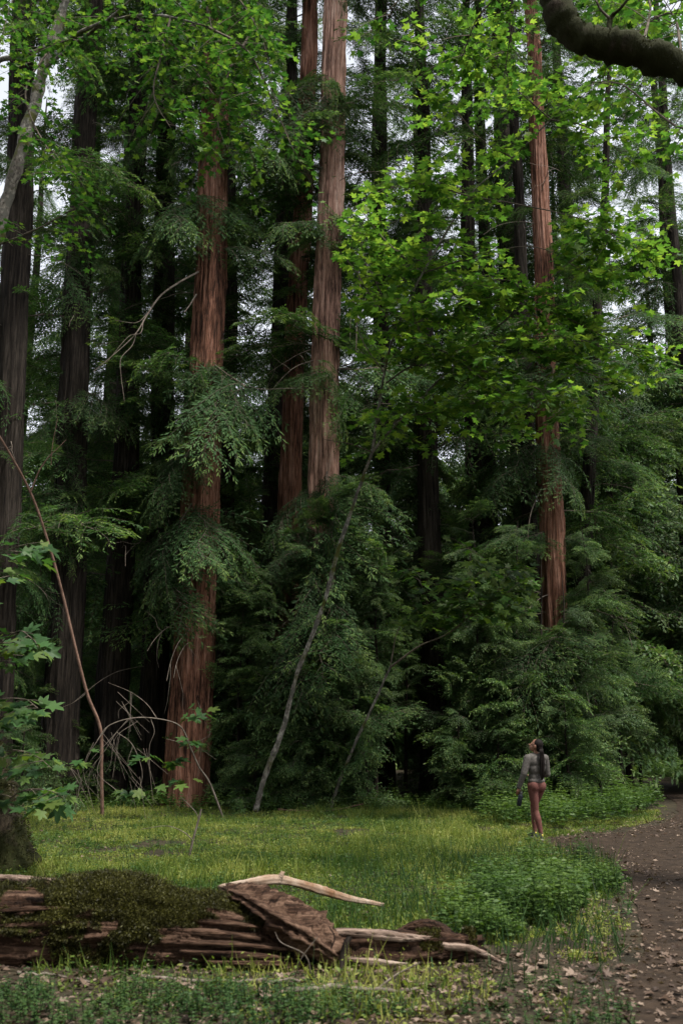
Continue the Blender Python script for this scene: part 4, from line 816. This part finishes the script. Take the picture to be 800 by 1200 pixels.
# little leaves among the blades
m2 = n
sel2 = rs.rand(n) < 2; ps = base3[:m2] + np.stack([rs.randn(m2) * .04, rs.randn(m2) * .04, hb[:m2] * (.3 + .8 * rs.rand(m2))], -1)
V, F = leaves(DIAM, DIAM_F, ps, np.stack([rs.randn(m2), rs.randn(m2), rs.rand(m2) * .5], -1), np.array((0, 0, 1.0)) + rs.randn(m2, 3) * .4, .020 + .036 * rs.rand(m2) ** 2, .014 + .022 * rs.rand(m2) ** 2); mb.add(V, F, 0, np.clip(tt[:m2] * .8 + .02, 0, 1))
tag(link('meadow_grass', mb.mesh('meadow_grass', [M_grass])), 'yellow-green grass and low herbs covering the clearing', 'grass', kind='stuff')

def herbs(name, poly, N, hgtr, lsz, m, label, seed, cat, edge=.7):
    rs = np.random.RandomState(seed); lo = poly.min(0); hi = poly.max(0)
    X = lo[0] + (hi[0] - lo[0]) * rs.rand(N); Y = lo[1] + (hi[1] - lo[1]) * rs.rand(N)
    ed = edge_dist(poly, X, Y)
    ok = inside(poly, X, Y) & ~inside(PATH, X, Y) & logfree(X, Y) & (vnoise(X, Y, seed, 1.8) > .22) & (ed > edge * vnoise(X, Y, seed + 5, 1.1)) & (rs.rand(N) < .25 + vnoise(X, Y, seed + 6, 4.0)); X, Y, ed = X[ok], Y[ok], ed[ok]; Z = zof(X, Y); n = len(X)
    h = (hgtr[0] + (hgtr[1] - hgtr[0]) * rs.rand(n)) * (.7 + .3 * np.clip(ed / .8, 0, 1)) * (.45 + 1.0 * vnoise(X, Y, seed + 1, 1.4)) * (.7 + .6 * vnoise(X, Y, seed + 3, 5.0))
    lean = rs.randn(n, 2) * .15
    mb = MB(); P, D, Nn, W, T = [], [], [], [], []
    tv = np.clip(.2 + .6 * vnoise(X, Y, seed + 2, 2.0), 0, 1)
    base = np.stack([X, Y, Z], -1); top = base + np.stack([lean[:, 0] * h, lean[:, 1] * h, h], -1)
    V, F = leaves(DIAM, DIAM_F, base - (0, 0, .01), top - base, rs.randn(n, 3), h, np.full(n, .008)); mb.add(V, F, 0, .1)
    for q in range(5):
        f = .35 + .65 * q / 4; az = rs.rand(n) * 6.283
        for sgn in (0, math.pi):
            P.append(base + (top - base) * f); D.append(np.stack([np.cos(az + sgn), np.sin(az + sgn), .15 - .3 * rs.rand(n)], -1)); Nn.append(np.array((0, 0, 1.0)) + rs.randn(n, 3) * .35)
            W.append((lsz[0] + (lsz[1] - lsz[0]) * rs.rand(n)) * (1.15 - .55 * f)); T.append(np.clip(tv + .25 * (f - .5) + .15 * rs.randn(n), 0, 1))
    P, D, Nn, W, T = np.concatenate(P), np.concatenate(D), np.concatenate(Nn), np.concatenate(W), np.concatenate(T)
    V, F = leaves(OVAL, OVAL_F, P, D, Nn, W, W * .95); mb.add(V, F, 0, np.repeat(T, 6))
    return tag(link(name, mb.mesh(name, [m])), label, cat, kind='stuff')
herbs('nettle_patch', NE, 12000, (.16, .42), (.04, .10), M_nettle, 'dense blue-green nettles beside the path in front of the person', 71, 'nettles', 1.2)
NB = np.array([gnd(*p)[:2] for p in [(545, 966), (600, 972), (640, 978), (700, 976), (750, 969), (782, 959), (790, 950), (778, 940), (740, 936), (690, 938), (640, 942), (590, 945), (540, 952)]])
herbs('nettle_patch', NB, 5200, (.40, .75), (.08, .15), M_nettle, 'green nettle bank at the foot of the shrubs behind the person', 72, 'nettles')
FE = np.array([(-12, 24.2), (-6, 24.0), (0, 24.4), (3.2, 24.2), (4.0, 27), (-2, 28), (-12, 28)])
herbs('edge_herbs', FE, 2600, (.2, .45), (.08, .15), M_nettle, 'scattered dark herbs along the foot of the redwoods', 73, 'herbs')
FR = np.array([(-4, 5.6), (.2, 5.6), (1.0, 6.6), (.3, 7.4), (-1.5, 7.68), (-4, 7.7)])
herbs('front_herbs', FR, 5200, (.04, .15), (.022, .045), M_herb, 'small bright leafed herbs in front of the mossy log', 74, 'herbs')
FR2 = np.array([(.2, 5.6), (2.2, 5.6), (2.3, 7.0), (1.6, 8.2), (.6, 7.6)])
herbs('front_herbs', FR2, 1100, (.04, .12), (.022, .04), M_herb, 'sparse herbs among dry leaves between the split log and the path', 75, 'herbs')
CL = np.array([(-9, 10), (-4, 8.6), (3.5, 8.8), (4.6, 13), (4.4, 20), (3, 24.5), (-9, 24.5)])
herbs('clearing_herbs', CL, 3600, (.05, .20), (.03, .075), M_herb, 'small leafy weeds dotted through the grass of the clearing', 77, 'herbs', 1.5)
FP = np.array([gnd(*p)[:2] for p in [(774, 914), (800, 920), (870, 931), (880, 908), (740, 904.5), (730, 911)]])
herbs('far_grass_bank', FP, 14000, (.4, .95), (.10, .20), M_nettle, 'light green bank beyond the far bend of the path', 76, 'herbs', .2)
# taller grass round the nettles and along the edges
rs = np.random.RandomState(55)
lo, hi_ = NE.min(0) - 1.0, NE.max(0) + (.3, .8); n = 9000
X = lo[0] + (hi_[0] - lo[0]) * rs.rand(n); Y = lo[1] + (hi_[1] - lo[1]) * rs.rand(n); cl = vnoise(X, Y, 56, 1.6)
e_ = np.where(inside(NE, X, Y), 0, edge_dist(NE, X, Y)); pdn = np.where(inside(PATH, X, Y), -1, 1) * edge_dist(PATH, X, Y)
ok = (rs.rand(n) < np.clip(1.1 - e_ / 1.4, 0, 1) * cl * 1.3) & (pdn > .1) & ((Y > 8.3) | (rs.rand(n) < .18)) & logfree(X, Y); X, Y = X[ok], Y[ok]; n = len(X); hb = (.16 + .30 * rs.rand(n) ** 1.6)
V, F = leaves(BLADE, np.array([(0, 1, 2, 3)]), np.stack([X, Y, zof(X, Y) - .005], -1), np.stack([rs.randn(n) * .3, rs.randn(n) * .3, np.ones(n)], -1), rs.randn(n, 3) * np.array((1, 1, .2)), hb, .006 + .006 * rs.rand(n))
F2 = (np.array([(3, 2, 4)])[None] + (np.arange(n) * 5)[:, None, None]).reshape(-1, 3); tt = np.clip(.35 + .2 * rs.randn(n), 0, 1)
tag(link('tall_grass', raw_mesh('tall_grass', V, [F, F2], [M_herb], [0, 0], [tt, tt])), 'taller green grass blades around the nettles in front of the person', 'grass', kind='stuff')
# fallen leaves
rs = np.random.RandomState(41)
X, Y = scatter(60000, 5.6, 24, .9)
pd = np.where(inside(PATH, X, Y), -1, 1) * edge_dist(PATH, X, Y)
pr = np.where(pd < 0, .20 + .5 * (np.abs(pd) < .5), np.where(pd < .8, .9, .04)); pr = np.where((Y < 8.4) & (pd > 0), .8 + 1.2 * (X > .4), pr)
ok = (rs.rand(len(X)) < pr * (.3 + 1.1 * vnoise(X, Y, 44, 1.3))); X, Y = X[ok], Y[ok]; n = len(X); Z = np.maximum(zof(X, Y), 0) + .018 + .01 * rs.rand(n)
a = rs.rand(n) * 6.283; sz = .015 + .05 * rs.rand(n) ** 2.5 + .02 * ((Y < 8.4) & (rs.rand(n) < .4))
big = rs.rand(n) < .25
mb = MB()
for sel, sh_, fc, rep, kk in ((big, MAPLE * np.array((1, 1, 2.2)), MAPLE_F, 18, 1.25), (~big, OVAL * np.array((1, 1.0, 2.0)), OVAL_F, 6, 1.0)):
    V, F = leaves(sh_, fc, np.stack([X, Y, Z], -1)[sel], np.stack([np.cos(a), np.sin(a), rs.randn(n) * .15], -1)[sel], (np.array((0, 0, 1.0)) + rs.randn(n, 3) * .3)[sel], sz[sel] * kk); mb.add(V, F, 0, np.repeat(np.clip(.5 + .3 * rs.randn(sel.sum()), 0, 1), rep))
tag(link('leaf_litter', mb.mesh('leaf_litter', [M_litter])), 'dry brown leaves strewn on the path and its edges', 'dead leaves', kind='stuff')

# ------------------------------------------------------------------ the person
def plain(name, c, rough=.7, spec=.3, scale=40, var=.15):
    return noise_mat(name, tuple(x * (1 - var) for x in c), tuple(min(1, x * (1 + var)) for x in c), scale, .15, rough, dist=.003, spec=spec)
M_skin = plain('skin', (.24, .115, .075), .5, .4); M_knit = plain('grey_knit', (.105, .095, .087), .9, .1, 30, .3); M_leg = plain('mauve_leggings', (.14, .058, .048), .75, .15)
M_hair = plain('dark_hair', (.010, .007, .006), .7, .12, 60, .4); M_shoe = plain('dark_shoe', (.035, .035, .04), .7); M_sole = plain('pale_sole', (.45, .42, .38), .8); M_lace = plain('yellow_trim', (.6, .5, .08), .7)
M_bottle = plain('dark_bottle', (.006, .008, .013), .5, .25); M_cap = plain('black_cap', (.02, .02, .02), .5)

def blob(name, shapes, m, voxel=.009, sm=6):
    """one continuous surface from overlapping capsules and ellipsoids"""
    bm = bmesh.new()
    for s in shapes:
        if s[0] == 'e':
            _, c, r = s[:3]; mtx = Matrix.Translation(c) @ (s[3] if len(s) > 3 else Matrix()) @ Matrix.Diagonal((*r, 1))
            bmesh.ops.create_uvsphere(bm, u_segments=20, v_segments=14, radius=1, matrix=mtx)
        else:
            _, p0, r0, p1, r1 = s; p0 = Vector(p0); p1 = Vector(p1); d = p1 - p0
            q = Vector((0, 0, 1)).rotation_difference(d)
            bmesh.ops.create_cone(bm, cap_ends=True, segments=18, radius1=r0, radius2=r1, depth=d.length, matrix=Matrix.Translation((p0 + p1) / 2) @ q.to_matrix().to_4x4())
            for p, r in ((p0, r0), (p1, r1)): bmesh.ops.create_uvsphere(bm, u_segments=18, v_segments=12, radius=r, matrix=Matrix.Translation(p) @ q.to_matrix().to_4x4())
    me = bpy.data.meshes.new(name); bm.to_mesh(me); bm.free()
    o = bpy.data.objects.new(name, me); C.objects.link(o)
    r = o.modifiers.new('r', 'REMESH'); r.mode = 'VOXEL'; r.voxel_size = voxel
    if sm: s = o.modifiers.new('s', 'SMOOTH'); s.iterations = sm; s.factor = .5
    dg = bpy.context.evaluated_depsgraph_get(); ev = o.evaluated_get(dg); out = bpy.data.meshes.new_from_object(ev, depsgraph=dg)
    bpy.data.objects.remove(o); out.name = name; out.materials.clear(); out.materials.append(m)
    out.polygons.foreach_set('use_smooth', np.ones(len(out.polygons), bool)); return out
pf = gnd(631, 985); HS = 1.0
per = thing('person', (pf[0], pf[1], 0), 'person in grey sweater and mauve leggings gazing up at the trees, back turned', 'person'); per.rotation_euler = (0, 0, RAD(18))
hip = {-1: (-.075, 0, .88), 1: (.085, .01, .88)}; kn = {-1: (-.03, .02, .48), 1: (.03, .20, .53)}; an = {-1: (.03, -.03, .095), 1: (.03, .19, .12)}
sho = {-1: (-.165, -.03, 1.335), 1: (.165, -.03, 1.335)}; el = {-1: (-.245, -.03, 1.085), 1: (.215, .0, 1.075)}; wr = {-1: (-.305, .05, .865), 1: (.10, .20, 1.03)}
HR = Matrix.Rotation(RAD(48), 4, 'Z') @ Matrix.Rotation(RAD(24), 4, 'X')   # head: turned left, tilted back
HC = Vector((-.005, -.045, 1.535))
def hp(x, y, z): return tuple(HC + (HR @ Vector((x, y, z))))
def torso(k): return [('e', (0, .0, .90), (.155 + k, .118 + k, .13 + k)), ('e', (0, -.005, 1.03), (.128 + k, .095 + k, .12 + k)), ('e', (0, -.02, 1.17), (.140 + k, .10 + k, .14 + k)), ('e', (0, -.03, 1.28), (.150 + k, .098 + k, .11 + k)), ('c', (-.10, -.03, 1.345), .062 + k, (.10, -.03, 1.345), .062 + k)]
def arm(s, k): return [('c', sho[s], .056 + k, el[s], .042 + k), ('c', el[s], .041 + k, wr[s], .027 + k)]
def legp(s, k): return [('c', hip[s], .092 + k, tuple((np.array(hip[s]) * .45 + np.array(kn[s]) * .55)), .074 + k), ('c', tuple((np.array(hip[s]) * .45 + np.array(kn[s]) * .55)), .074 + k, kn[s], .054 + k),
                        ('c', kn[s], .052 + k, tuple(np.array(kn[s]) * .65 + np.array(an[s]) * .35 + np.array((0, -.018, 0))), .055 + k), ('c', tuple(np.array(kn[s]) * .65 + np.array(an[s]) * .35 + np.array((0, -.018, 0))), .055 + k, an[s], .036 + k)]
glute = [('e', (-.062, -.04, .885), (.088, .078, .105)), ('e', (.062, -.035, .885), (.086, .078, .105))]
def hand(s, fwd, curl):
    w_ = np.array(wr[s]); f = unit(np.array(fwd)); side = unit(np.cross(f, (0, 0, 1) if abs(f[2]) < .8 else (0, 1, 0))); up = np.cross(side, f); out = []
    pm_ = w_ + f * .075
    for i_ in range(4): out.append(('c', tuple(w_ + f * .01), .022, tuple(pm_ + side * (.027 - .018 * i_)), .0125))
    for i_, l_ in enumerate((.068, .076, .071, .055)):
        p = pm_ + side * (.027 - .018 * i_); d = f; r_ = .0085
        for g in range(3):
            d = unit(d + up * curl); q = p + d * l_ * (.45, .32, .23)[g]; out.append(('c', tuple(p), r_, tuple(q), r_ * .92)); p = q; r_ *= .92
    p = w_ + f * .03 + side * .024; q = p + unit(f * .5 + side * .6 + up * curl) * .042; out.append(('c', tuple(p), .012, tuple(q), .0105)); out.append(('c', tuple(q), .0105, tuple(q + unit(f + up * curl * 1.2) * .03), .0085)); return out
head = [('e', hp(0, -.005, .03), (.076, .093, .098), HR), ('e', hp(0, .035, -.035), (.056, .062, .072), HR), ('c', hp(0, .095, -.005), .011, hp(0, .112, -.022), .014), ('e', hp(.033, .083, .012), (.017, .014, .012), HR), ('e', hp(-.033, .083, .012), (.017, .014, .012), HR),
        ('e', hp(0, .088, -.058), (.024, .013, .009), HR), ('e', hp(.077, -.005, -.005), (.012, .02, .032), HR), ('e', hp(-.077, -.005, -.005), (.012, .02, .032), HR), ('c', (0, -.035, 1.36), .05, tuple(HC + Vector((0, 0, -.05))), .046)]
body = torso(-.012) + arm(-1, -.012) + arm(1, -.012) + legp(-1, -.008) + legp(1, -.008) + head + hand(-1, (-.15, .05, -1), .42) + hand(1, (-.8, .6, -.1), .35)
for s in (-1, 1): body += [('c', an[s], .03, tuple(np.array(an[s]) + (0, .12, -.05)), .025)]
link('body', blob('person_body', body, M_skin, .0065, 2), per)
eyes = MB()
knit = [('e', (0, -.005, .965), (.152, .118, .075))] + torso(.012)[1:] + arm(-1, .013) + arm(1, .013) + [('c', (-.05, -.03, 1.375), .06, (.05, -.03, 1.375), .06), ('e', (0, -.035, 1.40), (.066, .062, .03))]
sw = link('sweater', blob('sweater', knit, M_knit, .009, 5), per)
link('leggings', blob('leggings', [('e', (0, 0, .90), (.152, .112, .12))] + glute + legp(-1, .002) + legp(1, .002), M_leg, .009, 14), per)
hair = [('e', hp(0, -.02, .045), (.084, .090, .092), HR), ('e', hp(0, -.06, .0), (.07, .055, .075), HR), ('e', hp(0, -.10, .0), (.035, .03, .032), HR)]
hr = link('hair', blob('hair', hair, M_hair, .008, 3), per)
tl = np.array([hp(0, -.10, 0), (.02, -.175, 1.47), (.028, -.178, 1.38), (.03, -.175, 1.25), (.032, -.16, 1.10), (.03, -.145, 1.03)]); ln = smooth_line(tl, 5); kk = len(ln)
mb = MB(); rs = np.random.RandomState(3)
for q in range(46):
    a_ = rs.rand() * 6.283; f_ = rs.rand() ** .5; t_ = np.linspace(0, 1, kk)
    rr_ = np.interp(t_, [0, .15, .5, .85, 1], [.018, .030, .042, .034, .012]) * f_
    off = np.stack([np.cos(a_ + t_ * .6) * rr_, np.sin(a_ + t_ * .6) * rr_ * .6, -.05 * t_ * rs.rand()], -1); V, Q = tube(ln + off, np.interp(t_, [0, .6, 1], [.010, .010, .003]), 5); mb.add(V, Q)
link('ponytail', mb.mesh('ponytail', [M_hair], True), hr)
for s in (-1, 1):
    a_ = np.array(an[s]); z0 = 0.0 if s < 0 else a_[2] - .10
    sh_ = [('c', (a_[0], a_[1] - .015, z0 + .05), .038, (a_[0] - .005, a_[1] + .06, z0 + .045), .042), ('c', (a_[0] - .005, a_[1] + .06, z0 + .045), .042, (a_[0] - .01, a_[1] + .16, z0 + .036), .034), ('c', (a_[0], a_[1] - .005, z0 + .06), .041, (a_[0], a_[1], z0 + .09), .042)]
    so = link('shoe', blob('shoe', sh_, M_shoe, .007, 3), per)
    sol = [('c', (a_[0], a_[1] - .02, z0 + .014), .040, (a_[0] - .005, a_[1] + .07, z0 + .014), .042), ('c', (a_[0] - .005, a_[1] + .07, z0 + .014), .042, (a_[0] - .01, a_[1] + .17, z0 + .014), .036)]
    sm_ = blob('sole', sol, M_sole, .007, 1)
    co = np.empty(len(sm_.vertices) * 3); sm_.vertices.foreach_get('co', co); co = co.reshape(-1, 3); co[:, 2] = z0 + .002 + np.clip(co[:, 2] - z0, 0, .026); sm_.vertices.foreach_set('co', co.ravel()); link('sole', sm_, so)
    tab = blob('heel_tab', [('e', (a_[0], a_[1] - .042, z0 + .085), (.016, .012, .022))], M_lace, .004, 1); link('heel_tab', tab, so)
# the bottle hangs from the left hand
bw = per.matrix_basis @ Vector((wr[-1][0] - .02, wr[-1][1] + .0, wr[-1][2] - .12))
prof = [(0, 0), (.036, 0), (.040, .006), (.040, .165), (.036, .185), (.024, .20), (.024, .212)]
def lathe(prof, n=24):
    a = np.linspace(0, 2 * math.pi, n, endpoint=False); V = np.concatenate([np.stack([r * np.cos(a), r * np.sin(a), np.full(n, z)], -1) for r, z in prof]); k = len(prof)
    i = np.arange(k - 1)[:, None] * n; j = np.arange(n)[None]; j2 = (j + 1) % n
    return V, np.stack([i + j, i + j2, i + n + j2, i + n + j], -1).reshape(-1, 4)
bt = thing('water_bottle', (bw.x, bw.y, bw.z - .19), "dark water bottle hanging from the person's left hand", 'bottle'); bt.rotation_euler = (RAD(4), RAD(12), RAD(18))
mb = MB(); mb.add(*lathe(prof)); link('bottle_body', mb.mesh('bottle_body', [M_bottle], True), bt)
mb = MB(); mb.add(*lathe([(.027, .205), (.027, .235), (.02, .24), (0, .24)])); link('cap', mb.mesh('bottle_cap', [M_cap], True), bt)
a_ = np.linspace(0, math.pi, 12); mb = MB(); mb.add(*tube(np.stack([.03 * np.cos(a_), 0 * a_, .235 + .035 * np.sin(a_)], -1), .005, 6)); link('carry_loop', mb.mesh('carry_loop', [M_cap], True), bt)
